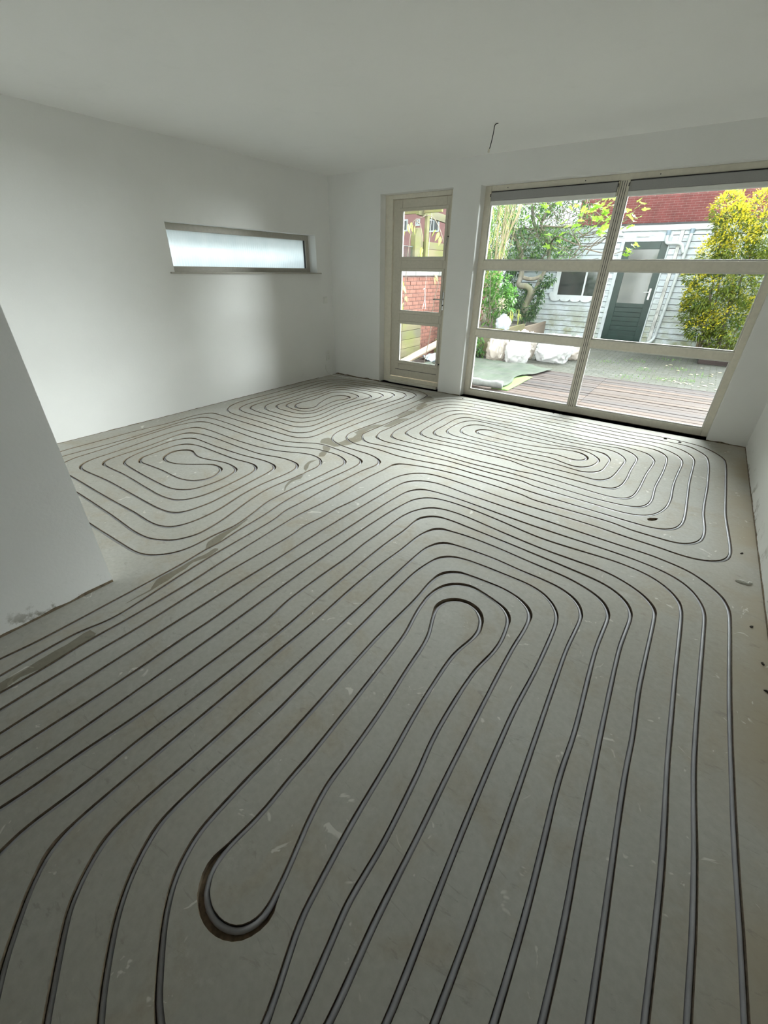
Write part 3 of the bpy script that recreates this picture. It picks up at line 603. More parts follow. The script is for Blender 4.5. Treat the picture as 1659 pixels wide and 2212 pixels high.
c3 = [(5.268,-7.400), (5.268,-6.920), (5.268,-6.440), (5.268,-5.960), (5.268,-5.480), (5.264,-4.740), (5.260,-4.520), (5.247,-4.120), (5.240,-3.620), 
(5.244,-3.020), (5.241,-2.960), (5.235,-2.921), (5.218,-2.864), (5.200,-2.829), (5.164,-2.781), (5.121,-2.739), (5.074,-2.703), (5.039,-2.685), (5.001,-2.672), 
(4.884,-2.647), (4.824,-2.641), (4.664,-2.637), (4.185,-2.616), (3.705,-2.593), (3.586,-2.586), (3.427,-2.567), (3.367,-2.564), (3.307,-2.567), (3.268,-2.575), 
(3.231,-2.587), (3.195,-2.606), (3.164,-2.630), (3.138,-2.660), (3.118,-2.694), (3.105,-2.731), (3.096,-2.790), (3.090,-2.890), (3.072,-3.329), (3.065,-3.649), 
(3.066,-4.029), (3.060,-4.389), (3.060,-5.029), (3.062,-5.669), (3.054,-5.909), (3.057,-5.989), (3.065,-6.048), (3.085,-6.125), (3.107,-6.181), (3.139,-6.231), 
(3.166,-6.260), (3.182,-6.272), (3.215,-6.294), (3.270,-6.316), (3.328,-6.332), (3.407,-6.347), (3.526,-6.361), (3.686,-6.371), (3.865,-6.378), (4.065,-6.380), 
(4.265,-6.378), (4.445,-6.371), (4.605,-6.361), (4.685,-6.353), (4.764,-6.341), (4.841,-6.323), (4.898,-6.303), (4.950,-6.274), (4.980,-6.248), (5.005,-6.218), 
(5.025,-6.184), (5.041,-6.147), (5.054,-6.109), (5.072,-6.031), (5.082,-5.952), (5.085,-5.852), (5.071,-5.392), (5.072,-4.892), (5.074,-4.372), (5.059,-4.013), 
(5.050,-3.553), (5.045,-3.153), (5.041,-3.093), (5.028,-3.035), (5.011,-2.999), (4.977,-2.951), (4.933,-2.911), (4.882,-2.880), (4.825,-2.860), (4.767,-2.849), 
(4.707,-2.843), (4.667,-2.842), (4.387,-2.856), (4.307,-2.857), (4.248,-2.855), (4.168,-2.847), (3.971,-2.813), (3.793,-2.789), (3.693,-2.780), (3.573,-2.778), 
(3.494,-2.785), (3.455,-2.794), (3.418,-2.809), (3.385,-2.831), (3.371,-2.844), (3.358,-2.859), (3.336,-2.892), (3.327,-2.909), (3.314,-2.947), (3.298,-3.045), 
(3.284,-3.185), (3.276,-3.344), (3.271,-3.944), (3.280,-4.464), (3.281,-5.204), (3.271,-5.404), (3.269,-5.604), (3.263,-5.724), (3.263,-5.784), (3.271,-5.843), 
(3.292,-5.920), (3.315,-5.975), (3.335,-6.009), (3.347,-6.025), (3.375,-6.053), (3.391,-6.065), (3.425,-6.086), (3.480,-6.108), (3.557,-6.127), (3.636,-6.141), 
(3.736,-6.151), (3.856,-6.158), (3.995,-6.162), (4.135,-6.162), (4.275,-6.159), (4.415,-6.151), (4.515,-6.141), (4.594,-6.128), (4.652,-6.115), (4.709,-6.096), 
(4.744,-6.078), (4.777,-6.056), (4.806,-6.028), (4.829,-5.997), (4.848,-5.961), (4.869,-5.905), (4.887,-5.828), (4.895,-5.768), (4.898,-5.688), (4.885,-5.369), 
(4.878,-4.689), (4.862,-4.409), (4.832,-3.670), (4.830,-3.530), (4.838,-3.310), (4.833,-3.271), (4.821,-3.234), (4.802,-3.199), (4.790,-3.183), (4.762,-3.155), 
(4.730,-3.132), (4.695,-3.114), (4.657,-3.101), (4.598,-3.089), (4.380,-3.065), (4.181,-3.047), (3.862,-3.022), (3.702,-3.011), (3.662,-3.011), (3.623,-3.016), 
(3.604,-3.021), (3.568,-3.038), (3.538,-3.063), (3.515,-3.094), (3.506,-3.112), (3.500,-3.130), (3.494,-3.169), (3.497,-3.309), (3.489,-3.489), (3.487,-3.609), 
(3.495,-4.089), (3.505,-4.288), (3.507,-4.388), (3.503,-4.768), (3.492,-5.028), (3.493,-5.248), (3.486,-5.367), (3.487,-5.407), (3.500,-5.485), (3.500,-5.604), 
(3.511,-5.663), (3.536,-5.739), (3.563,-5.792), (3.587,-5.823), (3.616,-5.850), (3.668,-5.880), (3.724,-5.901), (3.782,-5.916), (3.841,-5.926), (3.920,-5.935), 
(4.000,-5.940), (4.100,-5.942), (4.200,-5.940), (4.280,-5.934), (4.359,-5.924), (4.418,-5.913), (4.476,-5.897), (4.513,-5.883), (4.548,-5.865), (4.581,-5.842), 
(4.609,-5.814), (4.631,-5.781), (4.649,-5.746), (4.664,-5.709), (4.680,-5.651), (4.688,-5.612), (4.692,-5.572), (4.694,-5.512), (4.685,-5.313), (4.678,-4.813), 
(4.657,-4.293), (4.635,-3.753), (4.634,-3.673), (4.638,-3.474), (4.633,-3.434), (4.620,-3.397), (4.601,-3.363), (4.575,-3.333), (4.543,-3.310), (4.508,-3.292), 
(4.470,-3.280), (4.431,-3.273), (4.371,-3.268), (4.251,-3.262), (4.112,-3.249), (3.972,-3.249), (3.872,-3.255), (3.814,-3.268), (3.780,-3.286), (3.752,-3.314), 
(3.742,-3.330), (3.725,-3.366), (3.714,-3.404), (3.709,-3.463), (3.709,-4.183), (3.707,-4.903), (3.700,-5.183), (3.705,-5.242), (3.716,-5.280), (3.744,-5.332), 
(3.781,-5.380), (3.810,-5.407), (3.926,-5.484), (3.977,-5.515), (4.031,-5.541), (4.069,-5.552), (4.129,-5.559), (4.168,-5.556), (4.207,-5.548), (4.263,-5.527), 
(4.298,-5.508), (4.330,-5.484), (4.374,-5.444), (4.400,-5.413), (4.422,-5.381), (4.442,-5.346), (4.458,-5.309), (4.470,-5.271), (4.479,-5.233), (4.485,-5.173), 
(4.484,-5.113), (4.470,-4.934), (4.463,-4.734), (4.451,-4.494), (4.435,-3.994), (4.433,-3.834), (4.437,-3.694), (4.434,-3.635), (4.426,-3.596), (4.419,-3.578), 
(4.397,-3.546), (4.368,-3.520), (4.334,-3.500), (4.297,-3.486), (4.258,-3.477), (4.218,-3.473), (4.178,-3.473), (4.039,-3.481), (4.001,-3.490), (3.983,-3.498), 
(3.951,-3.520), (3.926,-3.551), (3.910,-3.586), (3.902,-3.625), (3.899,-3.664), (3.905,-3.824), (3.898,-4.164), (3.915,-4.664), (3.917,-4.784), (3.915,-4.924), 
(3.916,-5.044), (3.919,-5.083), (3.928,-5.122), (3.942,-5.159), (3.961,-5.194), (3.985,-5.225), (4.028,-5.266), (4.109,-5.325), (4.142,-5.346), (4.179,-5.362), 
(4.217,-5.372), (4.256,-5.374), (4.294,-5.366), (4.312,-5.358), (4.328,-5.347), (4.343,-5.334), (4.354,-5.319), (4.363,-5.302), (4.369,-5.284), (4.371,-5.265), 
(4.371,-5.245), (4.364,-5.206), (4.317,-5.075), (4.307,-5.036), (4.301,-4.996), (4.280,-4.818), (4.263,-4.578), (4.244,-4.379), (4.234,-4.200), (4.232,-4.060), 
(4.238,-4.000), (4.261,-3.883), (4.262,-3.843), (4.260,-3.824), (4.249,-3.786), (4.242,-3.768), (4.220,-3.735), (4.206,-3.721), (4.191,-3.710), (4.173,-3.702), 
(4.155,-3.697), (4.136,-3.695), (4.117,-3.697), (4.098,-3.702), (4.081,-3.711), (4.066,-3.722), (4.053,-3.736), (4.042,-3.752), (4.035,-3.770), (4.030,-3.789), 
(4.028,-3.808), (4.032,-3.847), (4.043,-3.885), (4.077,-3.979), (4.087,-4.017), (4.096,-4.077), (4.107,-4.216), (4.127,-4.415), (4.140,-4.655), (4.143,-4.755), 
(4.148,-4.794), (4.165,-4.872), (4.210,-5.025), (4.222,-5.084), (4.222,-5.103), (4.218,-5.121), (4.210,-5.138), (4.199,-5.153), (4.185,-5.165), (4.168,-5.174), 
(4.150,-5.180), (4.131,-5.183), (4.111,-5.183), (4.092,-5.180), (4.074,-5.173), (4.058,-5.164), (4.045,-5.150), (4.034,-5.135), (4.027,-5.117), (4.023,-5.098), 
(4.021,-5.059), (4.029,-4.980), (4.031,-4.920), (4.028,-4.820), (4.028,-4.720), (4.000,-4.161), (3.991,-4.061), (3.960,-3.904), (3.952,-3.845), (3.947,-3.785), 
(3.949,-3.745), (3.955,-3.706), (3.967,-3.669), (3.986,-3.634), (3.998,-3.619), (4.028,-3.593), (4.062,-3.575), (4.081,-3.569), (4.120,-3.565), (4.159,-3.569), 
(4.218,-3.583), (4.273,-3.604), (4.306,-3.625), (4.333,-3.654), (4.351,-3.688), (4.361,-3.727), (4.367,-3.766), (4.373,-3.826), (4.372,-3.886), (4.368,-3.925), 
(4.348,-4.044), (4.344,-4.103), (4.342,-4.223), (4.345,-4.363), (4.351,-4.443), (4.367,-4.562), (4.382,-4.721), (4.387,-4.801), (4.388,-4.921), (4.390,-4.961), 
(4.424,-5.178), (4.427,-5.218), (4.425,-5.257), (4.417,-5.296), (4.411,-5.315), (4.394,-5.351), (4.383,-5.367), (4.358,-5.398), (4.329,-5.425), (4.296,-5.447), 
(4.278,-5.455), (4.240,-5.468), (4.201,-5.475), (4.182,-5.475), (4.142,-5.470), (4.123,-5.465), (4.087,-5.450), (4.035,-5.421), (3.969,-5.375), (3.908,-5.324), 
(3.868,-5.279), (3.835,-5.229), (3.810,-5.175), (3.800,-5.137), (3.797,-5.098), (3.797,-4.998), (3.806,-4.678), (3.797,-4.358), (3.784,-3.718), (3.786,-3.658), 
(3.791,-3.599), (3.808,-3.500), (3.820,-3.463), (3.829,-3.445), (3.852,-3.413), (3.882,-3.388), (3.899,-3.378), (3.936,-3.364), (3.975,-3.356), (4.055,-3.352), 
(4.235,-3.353), (4.334,-3.357), (4.373,-3.365), (4.411,-3.378), (4.445,-3.397), (4.476,-3.422), (4.490,-3.436), (4.514,-3.468), (4.532,-3.503), (4.543,-3.541), 
(4.549,-3.580), (4.553,-3.660), (4.556,-3.880), (4.550,-4.120), (4.552,-4.280), (4.567,-4.660), (4.591,-5.039), (4.591,-5.099), (4.586,-5.159), (4.580,-5.198), 
(4.570,-5.237), (4.557,-5.274), (4.531,-5.328), (4.511,-5.363), (4.476,-5.411), (4.436,-5.456), (4.406,-5.483), (4.376,-5.508), (4.326,-5.542), (4.273,-5.570), 
(4.237,-5.586), (4.180,-5.605), (4.141,-5.614), (4.082,-5.622), (4.042,-5.623), (3.982,-5.618), (3.943,-5.610), (3.886,-5.591), (3.815,-5.555), (3.765,-5.523), 
(3.702,-5.474), (3.657,-5.434), (3.631,-5.404), (3.619,-5.388), (3.602,-5.353), (3.593,-5.315), (3.589,-5.255), (3.592,-4.695), (3.590,-4.475), (3.593,-4.255), 
(3.584,-3.975), (3.584,-3.835), (3.589,-3.675), (3.602,-3.496), (3.606,-3.336), (3.613,-3.277), (3.623,-3.238), (3.639,-3.202), (3.649,-3.185), (3.662,-3.170), 
(3.676,-3.158), (3.692,-3.148), (3.730,-3.136), (3.809,-3.126), (3.909,-3.122), (4.008,-3.126), (4.108,-3.133), (4.267,-3.150), (4.447,-3.164), (4.506,-3.173), 
(4.564,-3.188), (4.620,-3.208), (4.655,-3.227), (4.686,-3.251), (4.700,-3.265), (4.722,-3.298), (4.738,-3.334), (4.746,-3.372), (4.743,-3.632), (4.764,-4.091), 
(4.764,-4.291), (4.788,-4.710), (4.794,-5.330), (4.806,-5.590), (4.804,-5.650), (4.798,-5.710), (4.781,-5.788), (4.762,-5.844), (4.745,-5.880), (4.723,-5.913), 
(4.696,-5.942), (4.664,-5.966), (4.630,-5.985), (4.573,-6.006), (4.515,-6.021), (4.456,-6.031), (4.377,-6.041), (4.257,-6.049), (4.137,-6.053), (4.017,-6.053), 
(3.897,-6.050), (3.798,-6.044), (3.718,-6.036), (3.639,-6.023), (3.562,-6.003), (3.506,-5.981), (3.472,-5.961), (3.456,-5.949), (3.428,-5.921), (3.405,-5.889), 
(3.379,-5.835), (3.355,-5.759), (3.346,-5.700), (3.345,-5.660), (3.356,-5.441), (3.367,-5.342), (3.373,-5.202), (3.393,-4.983), (3.403,-4.483), (3.401,-4.383), 
(3.383,-4.245), (3.379,-4.165), (3.380,-3.985), (3.387,-3.745), (3.381,-3.585), (3.385,-3.385), (3.383,-3.245), (3.386,-3.185), (3.394,-3.126), (3.408,-3.068), 
(3.423,-3.031), (3.453,-2.979), (3.479,-2.950), (3.495,-2.938), (3.511,-2.927), (3.548,-2.912), (3.586,-2.902), (3.626,-2.898), (3.685,-2.897), (3.765,-2.903), 
(4.042,-2.943), (4.261,-2.968), (4.361,-2.973), (4.601,-2.978), (4.640,-2.981), (4.699,-2.993), (4.755,-3.013), (4.809,-3.040), (4.858,-3.074), (4.886,-3.102), 
(4.898,-3.117), (4.918,-3.151), (4.931,-3.189), (4.935,-3.228), (4.934,-3.747), (4.944,-3.987), (4.944,-4.127), (4.947,-4.247), (4.970,-4.807), (4.976,-5.387), 
(4.991,-5.766), (4.989,-5.846), (4.980,-5.926), (4.962,-6.004), (4.950,-6.041), (4.934,-6.078), (4.913,-6.112), (4.888,-6.143), (4.858,-6.169), (4.824,-6.189), 
(4.788,-6.205), (4.731,-6.223), (4.653,-6.239), (4.573,-6.250), (4.454,-6.260), (4.294,-6.268), (4.134,-6.271), (3.954,-6.270), (3.794,-6.266), (3.654,-6.258), 
(3.535,-6.246), (3.456,-6.234), (3.378,-6.214), (3.323,-6.193), (3.288,-6.173), (3.272,-6.161), (3.244,-6.134), (3.231,-6.119), (3.210,-6.085), (3.187,-6.030), 
(3.165,-5.953), (3.159,-5.914), (3.155,-5.874), (3.155,-5.814), (3.164,-5.654), (3.168,-5.394), (3.180,-5.095), (3.184,-4.915), (3.181,-4.675), (3.183,-4.535), 
(3.167,-4.215), (3.165,-4.115), (3.166,-4.015), (3.181,-3.516), (3.187,-3.196), (3.192,-3.056), (3.199,-2.956), (3.207,-2.876), (3.215,-2.838), (3.230,-2.801), 
(3.251,-2.768), (3.264,-2.753), (3.279,-2.740), (3.313,-2.721), (3.370,-2.706), (3.450,-2.699), (3.550,-2.699), (3.650,-2.703), (4.149,-2.735), (4.609,-2.742), 
(4.748,-2.748), (4.828,-2.758), (4.906,-2.773), (4.963,-2.792), (4.998,-2.810), (5.031,-2.833), (5.045,-2.846), (5.072,-2.876), (5.093,-2.909), (5.118,-2.963), 
(5.134,-3.021), (5.139,-3.061), (5.141,-3.100), (5.135,-3.660), (5.135,-3.920), (5.137,-4.020), (5.150,-4.280), (5.155,-4.460), (5.153,-4.720), (5.155,-5.380), 
(5.155,-6.060), (5.155,-6.720), (5.155,-7.400)]
stains = [
    [(1.920,-0.538), (1.920,-0.467), (1.916,-0.357), (1.919,-0.288), (1.993,-0.310), (2.055,-0.360), (2.044,-0.459), (2.039,-0.579), (1.996,-0.579), 
(1.945,-0.572)],
    [(2.093,-0.887), (2.050,-0.765), (2.041,-0.611), (2.082,-0.611), (2.114,-0.651), (2.132,-0.764), (2.143,-0.878), (2.119,-0.918)],
    [(2.075,-1.276), (2.049,-1.185), (2.047,-1.072), (2.072,-1.023), (2.135,-0.962), (2.157,-1.043), (2.159,-1.183), (2.150,-1.325), (2.118,-1.323)],
    [(2.167,-1.692), (2.150,-1.518), (2.150,-1.359), (2.230,-1.281), (2.233,-1.415), (2.241,-1.472), (2.229,-1.544), (2.216,-1.677)],
    [(2.041,-2.039), (2.034,-1.859), (2.060,-1.696), (2.135,-1.657), (2.139,-1.725), (2.106,-1.878), (2.136,-2.004), (2.234,-2.156), (2.231,-2.247), 
(2.216,-2.344), (2.186,-2.410), (2.142,-2.457), (2.077,-2.457), (1.993,-2.473), (1.941,-2.441), (1.906,-2.379), (1.928,-2.316), (2.008,-2.330), (2.103,-2.351), 
(2.107,-2.253), (2.115,-2.157), (2.089,-2.057)],
    [(2.038,-2.510), (2.111,-2.495), (2.146,-2.522), (2.192,-2.619), (2.222,-2.709), (2.198,-2.733), (2.143,-2.669), (2.119,-2.610)],
    [(2.234,-2.786), (2.200,-2.847), (2.217,-2.927), (2.280,-3.012), (2.314,-3.034), (2.293,-2.981), (2.236,-2.894)],
    [(2.353,-3.073), (2.389,-3.157), (2.382,-3.243), (2.422,-3.343), (2.454,-3.399), (2.423,-3.374), (2.376,-3.301), (2.334,-3.198), (2.336,-3.086)],
    [(2.561,-3.829), (2.582,-3.878), (2.596,-3.946), (2.619,-4.048), (2.641,-4.115), (2.649,-4.164), (2.647,-4.211), (2.612,-4.177), (2.577,-4.121), 
(2.569,-4.026), (2.560,-3.934), (2.542,-3.830)],
    [(2.679,-4.157), (2.700,-4.152), (2.715,-4.167), (2.718,-4.259), (2.705,-4.323), (2.715,-4.386), (2.732,-4.499), (2.735,-4.577), (2.740,-4.653), 
(2.734,-4.730), (2.728,-4.667), (2.726,-4.593), (2.689,-4.541), (2.679,-4.479), (2.683,-4.366)],
    [(2.825,-4.897), (2.841,-4.918), (2.840,-4.960), (2.848,-5.079), (2.852,-5.130), (2.836,-5.196), (2.849,-5.275), (2.799,-5.260), (2.800,-5.185), 
(2.790,-5.100), (2.792,-5.014), (2.780,-4.940), (2.785,-4.909)],
]
stub = [(4.778,-2.164), (4.792,-2.135), (4.830,-2.109), (4.843,-2.111), (4.836,-2.141), (4.812,-2.176), (4.790,-2.183)]

# ------------------------------------------------------------------ room shell
W, H = 5.393, 2.55
BACK = -11.0
T = 0.30
DX0, DX1, DZ = 0.880, 1.901, 2.297
WX0, WX1, WZ = 2.242, 5.067, 2.298
LY0, LY1, LZ0, LZ1 = -2.452, -0.300, 1.428, 1.872
PX, PY = 2.504, -4.680


def holed_wall(name, us, vs, holes, to3d, d0, d1, mat):
    """slab over the grid us x vs with rectangular holes; to3d(u,v,d)"""
    mb = MB()

    def solid(i, j):
        if i < 0 or j < 0 or i >= len(us) - 1 or j >= len(vs) - 1:
            return False
        cu, cv = (us[i] + us[i + 1]) / 2, (vs[j] + vs[j + 1]) / 2
        return not any(a < cu < b and c < cv < d for a, b, c, d in holes)
    for i in range(len(us) - 1):
        for j in range(len(vs) - 1):
            if not solid(i, j):
                continue
            a, b, c, d = us[i], us[i + 1], vs[j], vs[j + 1]
            for q in (d0, d1):
                mb.add([to3d(a, c, q), to3d(b, c, q), to3d(b, d, q), to3d(a, d, q)], [(0, 1, 2, 3)])
            for (di, dj, e) in ((-1, 0, ((a, c), (a, d))), (1, 0, ((b, c), (b, d))),
                                (0, -1, ((a, c), (b, c))), (0, 1, ((a, d), (b, d)))):
                if not solid(i + di, j + dj):
                    (p, q), (s, t) = e
                    mb.add([to3d(p, q, d0), to3d(s, t, d0), to3d(s, t, d1), to3d(p, q, d1)], [(0, 1, 2, 3)])
    me = mb.mesh(name, recalc=False)
    bm = bmesh.new()
    bm.from_mesh(me)
    bmesh.ops.remove_doubles(bm, verts=bm.verts, dist=1e-5)
    bmesh.ops.recalc_face_normals(bm, faces=bm.faces)
    bm.to_mesh(me)
    bm.free()
    return tag(link_mesh(name, me, mat), kind='structure')


holed_wall('wall_far', [-T, DX0, DX1, WX0, WX1, W + T], [-0.15, 0.0, WZ, H + 0.2],
           [(DX0, DX1, 0.0, WZ), (WX0, WX1, 0.0, WZ)], lambda u, v, d: (u, d, v), 0.0, T, M['plaster'])
holed_wall('wall_left', [PY - 0.001, LY0, LY1, 0.0], [-0.15, LZ0, LZ1, H + 0.2],
           [(LY0, LY1, LZ0, LZ1)], lambda u, v, d: (d, u, v), -T, 0.0, M['plaster'])
tag(MB().box(W, W + T, BACK, 0.0, -0.15, H + 0.2).build('wall_right', M['plaster_scuffed']), kind='structure')
tag(MB().box(PX, W, BACK - T, BACK, -0.15, H + 0.2).build('wall_back', M['plaster']), kind='structure')
tag(MB().box(-T, PX, PY - 0.12, PY, -0.15, H + 0.2).box(PX - 0.12, PX, BACK - T, PY - 0.12, -0.15, H + 0.2)
    .build('wall_hall', M['plaster_scuffed']), kind='structure')
tag(MB().box(-T, W + T, BACK - T, T, H, H + 0.25).build('ceiling', M['ceiling']), kind='structure')
# storey above: the rest of the terrace, seen only by the light in the garden
tag(MB().box(-T, 14.0, BACK - T, T, H + 0.25, 8.0).build('wall_upper', M['plaster']), kind='structure')

# ------------------------------------------------------------------ heating pipes and the grooves milled for them
STEP = 0.018
strips = []
pipe_paths = []
for P in (c1, c2, c3):
    S = spline([(x, y, 0) for x, y in P], STEP)
    n = len(S)
    tang, curv = [], []
    for i in range(n):
        d = S[min(i + 1, n - 1)] - S[max(i - 1, 0)]
        tang.append(d.normalized())
    for i in range(n):
        a, b = tang[max(i - 2, 0)], tang[min(i + 2, n - 1)]
        L = STEP * (min(i + 2, n - 1) - max(i - 2, 0))
        curv.append(math.atan2(a.cross(b).z, a.dot(b)) / max(L, 1e-6))
    for _ in range(3):
        curv = [(curv[max(i - 1, 0)] + curv[i] + curv[min(i + 1, n - 1)]) / 3 for i in range(n)]
    left, right, path = [], [], []
    for i in range(n):
        nl = Vector((-tang[i].y, tang[i].x, 0))
        k = max(0.0, min(1.0, (abs(curv[i]) - 3.0) / 6.0))
        ex = 0.013 * k * k * (3 - 2 * k)
        # the cutter wobbles and chips the rim a little
        w1 = 0.0096 + 0.0012 * noise.noise((S[i].x * 6, S[i].y * 6, 1.3))
        w2 = 0.0096 + 0.0012 * noise.noise((S[i].x * 6, S[i].y * 6, 7.9))
        le, re = (w1, w2 + ex) if curv[i] > 0 else (w1 + ex, w2)
        left.append(S[i] + nl * le)
        right.append(S[i] - nl * re)
        path.append(S[i] + Vector((0, 0, -0.0125 + 0.0025 * noise.noise((S[i].x * 1.7, S[i].y * 1.7, 3.1)))))
    strips.append((left, right))
    pipe_paths.append(path)

cv, cf = [], []
fl = [(-T + .01, PY), (PX, PY), (PX, BACK), (W, BACK), (W, 0.0), (WX1, 0), (WX1, T), (WX0, T), (WX0, 0), (DX1, 0), (DX1, T), (DX0, T),
      (DX0, 0), (0.0, 0.0), (0.0, PY)]
fl = fl[1:]


def ccw(p):
    a = sum(p[i][0] * p[(i + 1) % len(p)][1] - p[(i + 1) % len(p)][0] * p[i][1] for i in range(len(p)))
    return p if a > 0 else p[::-1]


fl = ccw(fl)
cf.append(list(range(len(fl))))
cv += [Vector(p) for p in fl]
for left, right in strips:
    n0 = len(cv)
    ring = right + left[::-1]
    cv += [Vector((p.x, p.y)) for p in ring]
    cf.append(list(range(n0, n0 + len(ring))))
NS = len(strips)
for poly in [stub] + stains:
    n0 = len(cv)
    pp = [Vector((*p, 0)) for p in poly]
    if poly is not stub:
        # ragged, rounded rim
        pp = spline([tuple(p) for p in pp] + [tuple(pp[0])], 0.03)[:-1]
        pp = [p + Vector((noise.noise(p * 14), noise.noise(p * 14 + Vector((5, 5, 5))), 0)) * 0.012 for p in pp]
    pp = ccw(pp)
    cv += [Vector((p.x, p.y)) for p in pp]
    cf.append(list(range(n0, n0 + len(pp))))
rv, re_, rf, ov, oe, of = delaunay_2d_cdt(cv, [], cf, 1, 1e-6)
DEPTH = 0.021
verts = [(p.x, p.y, 0.0) for p in rv]
faces, mats = [], []
in_groove = []
for f, ids in zip(rf, of):
    g = any(1 <= i <= NS + 1 for i in ids)
    if not ids or (0 not in ids):
        in_groove.append(None)
        continue
    in_groove.append(g)
edge_use = {}
low = {}


def lowv(i):
    if i not in low:
        low[i] = len(verts)
        verts.append((rv[i].x, rv[i].y, -DEPTH))
    return low[i]


for f, ids, g in zip(rf, of, in_groove):
    if g is None:
        continue
    if g:
        faces.append(tuple(lowv(i) for i in f))
        mats.append(2)
    else:
        faces.append(tuple(f))
        mats.append(1 if any(i > NS + 1 for i in ids) else 0)
    for k in range(len(f)):
        edge_use.setdefault(tuple(sorted((f[k], f[(k + 1) % len(f)]))), []).append((g, f[k], f[(k + 1) % len(f)]))
for e, us in edge_use.items():
    if len(us) == 2 and us[0][0] != us[1][0]:
        for g, a, b in us:
            if g:
                faces.append((a, b, lowv(b), lowv(a)))
                mats.append(2)
me = bpy.data.meshes.new('floor')
me.from_pydata(verts, [], faces)
for k in ('screed', 'damp', 'groove'):
    me.materials.append(M[k])
me.polygons.foreach_set('material_index', mats)
me.update()
floor_o = tag(link_mesh('floor', me, None), kind='structure')

PL = ['grey heating pipe coiled in two spirals along the white left wall and the glazed door',
      'grey heating pipe coiled in one long spiral in front of the big garden window',
      'grey heating pipe with a hairpin loop running to the near end of the floor']
for path, lab in zip(pipe_paths, PL):
    mb = MB().tube(path, 0.0080, 8)
    o = mb.build('heating_pipe', M['pipe'], smooth=True, recalc=False)
    tag(o, lab, 'pipe', 'underfloor heating pipes')

# ------------------------------------------------------------------ garden window
FY0, FY1 = 0.125, 0.215        # frame depth
GY = 0.175                      # glass


def win_part(root, name, x0, x1, z0, z1, y0=FY0, y1=FY1, mat='frame', bevel=0.004):
    return MB().box(x0, x1, y0, y1, z0, z1).build(name, M[mat], root, bevel=bevel)


win = tag(empty('window_1', (0, 0, 0)), kind='structure')
win_part(win, 'frame_jamb', WX0, WX0 + 0.072, 0.0, WZ)
win_part(win, 'frame_jamb', WX1 - 0.058, WX1, 0.0, WZ)
win_part(win, 'frame_head', WX0 + 0.072, WX1 - 0.058, 2.245, WZ)
win_part(win, 'frame_sill', WX0 + 0.072, WX1 - 0.058, 0.0, 0.078)
mul = win_part(win, 'mullion', 3.625, 3.705, 0.078, 2.245)
for x in (3.645, 3.665, 3.685):
    MB().box(x - 0.0025, x + 0.0025, FY0 - 0.001, FY0 + 0.006, 0.08, 2.243).build('joint_line', M['gasket'], mul)
TZ = [(0.078, 0.760), (0.838, 1.503), (1.591, 2.245)]
for z0, z1 in ((0.760, 0.838), (1.503, 1.591)):
    win_part(win, 'transom', WX0 + 0.072, 3.6249, z0, z1)
    win_part(win, 'transom', 3.7051, WX1 - 0.058, z0, z1)
for (x0, x1) in ((WX0 + 0.072, 3.625), (3.705, WX1 - 0.058)):
    for z0, z1 in TZ:
        p = MB().box(x0 + .004, x1 - .004, GY - 0.003, GY + 0.003, z0 + .004, z1 - .004).build('pane', M['glass'], win)
        b = MB()
        s = 0.014
        b.box(x0, x1, GY - 0.03, GY - 0.004, z0, z0 + s).box(x0, x1, GY - 0.03, GY - 0.004, z1 - s, z1)
        b.box(x0, x0 + s, GY - 0.03, GY - 0.004, z0 + s, z1 - s).box(x1 - s, x1, GY - 0.03, GY - 0.004, z0 + s, z1 - s)
        b.build('glazing_bead', M['bead'], p, bevel=0.002)
for x in (2.50, 3.30, 3.95, 4.75):
    MB().tube([(x, FY0 - 0.002, 2.270), (x, FY0 + 0.004, 2.270)], 0.005, 8).build('screw_hole', M['black'], win)
for i, (x0, x1) in enumerate(((2.322, 3.617), (3.713, 5.000))):
    bl = empty('roller_blind', (x0, 0.13, 2.245))
    tag(bl, ['grey roller blind rolled up above the left half of the garden window',
             'grey roller blind rolled up above the right half of the garden window'][i], 'blind', 'rolled-up window blinds')

    def q(mb, nm, mat, bv=0.0, par=None):
        return mb.build(nm, M[mat], par or bl, bevel=bv, loc=(-x0, -0.13, -2.245))
    q(MB().box(x0, x1, 0.115, 0.140, 2.236, 2.245), 'head_rail', 'black')
    q(MB().box(x0 + .004, x1 - .004, 0.100, 0.140, 2.158, 2.236), 'cassette', 'blind', 0.006)
    q(MB().box(x0 + .004, x1 - .004, 0.098, 0.142, 2.118, 2.158), 'bottom_bar', 'white_plastic', 0.006)
    for e in (x0 - 0.006, x1 - 0.002):
        q(MB().box(e, e + .008, 0.102, 0.146, 2.125, 2.240), 'bracket', 'frame', 0.002)
        q(MB().box(e + .001, e + .007, 0.094, 0.104, 2.195, 2.222), 'end_clip', 'black')

# ------------------------------------------------------------------ glazed back door
door = tag(empty('door_1'), kind='structure')
LX0, LX1, LZB, LZT = 0.993, 1.826, 0.092, 2.250
win_part(door, 'frame_jamb', DX0, LX0, 0.0, DZ, FY0 - .01, FY1)
win_part(door, 'frame_jamb', LX1, DX1, 0.0, DZ, FY0 - .01, FY1)
win_part(door, 'frame_head', LX0, LX1, LZT, DZ, FY0 - .01, FY1)
win_part(door, 'threshold', LX0, LX1, 0.0, 0.040, FY0 - .045, FY1)
win_part(door, 'threshold_step', LX0, LX1, 0.040, 0.085, FY0 - .01, FY1)
PXa, PXb = 1.128, 1.762
PZ = [(0.310, 0.827), (0.983, 1.472), (1.620, 2.126)]
dl = empty('door_leaf')
dl.parent = door
y0, y1 = FY0 + 0.012, FY0 + 0.062


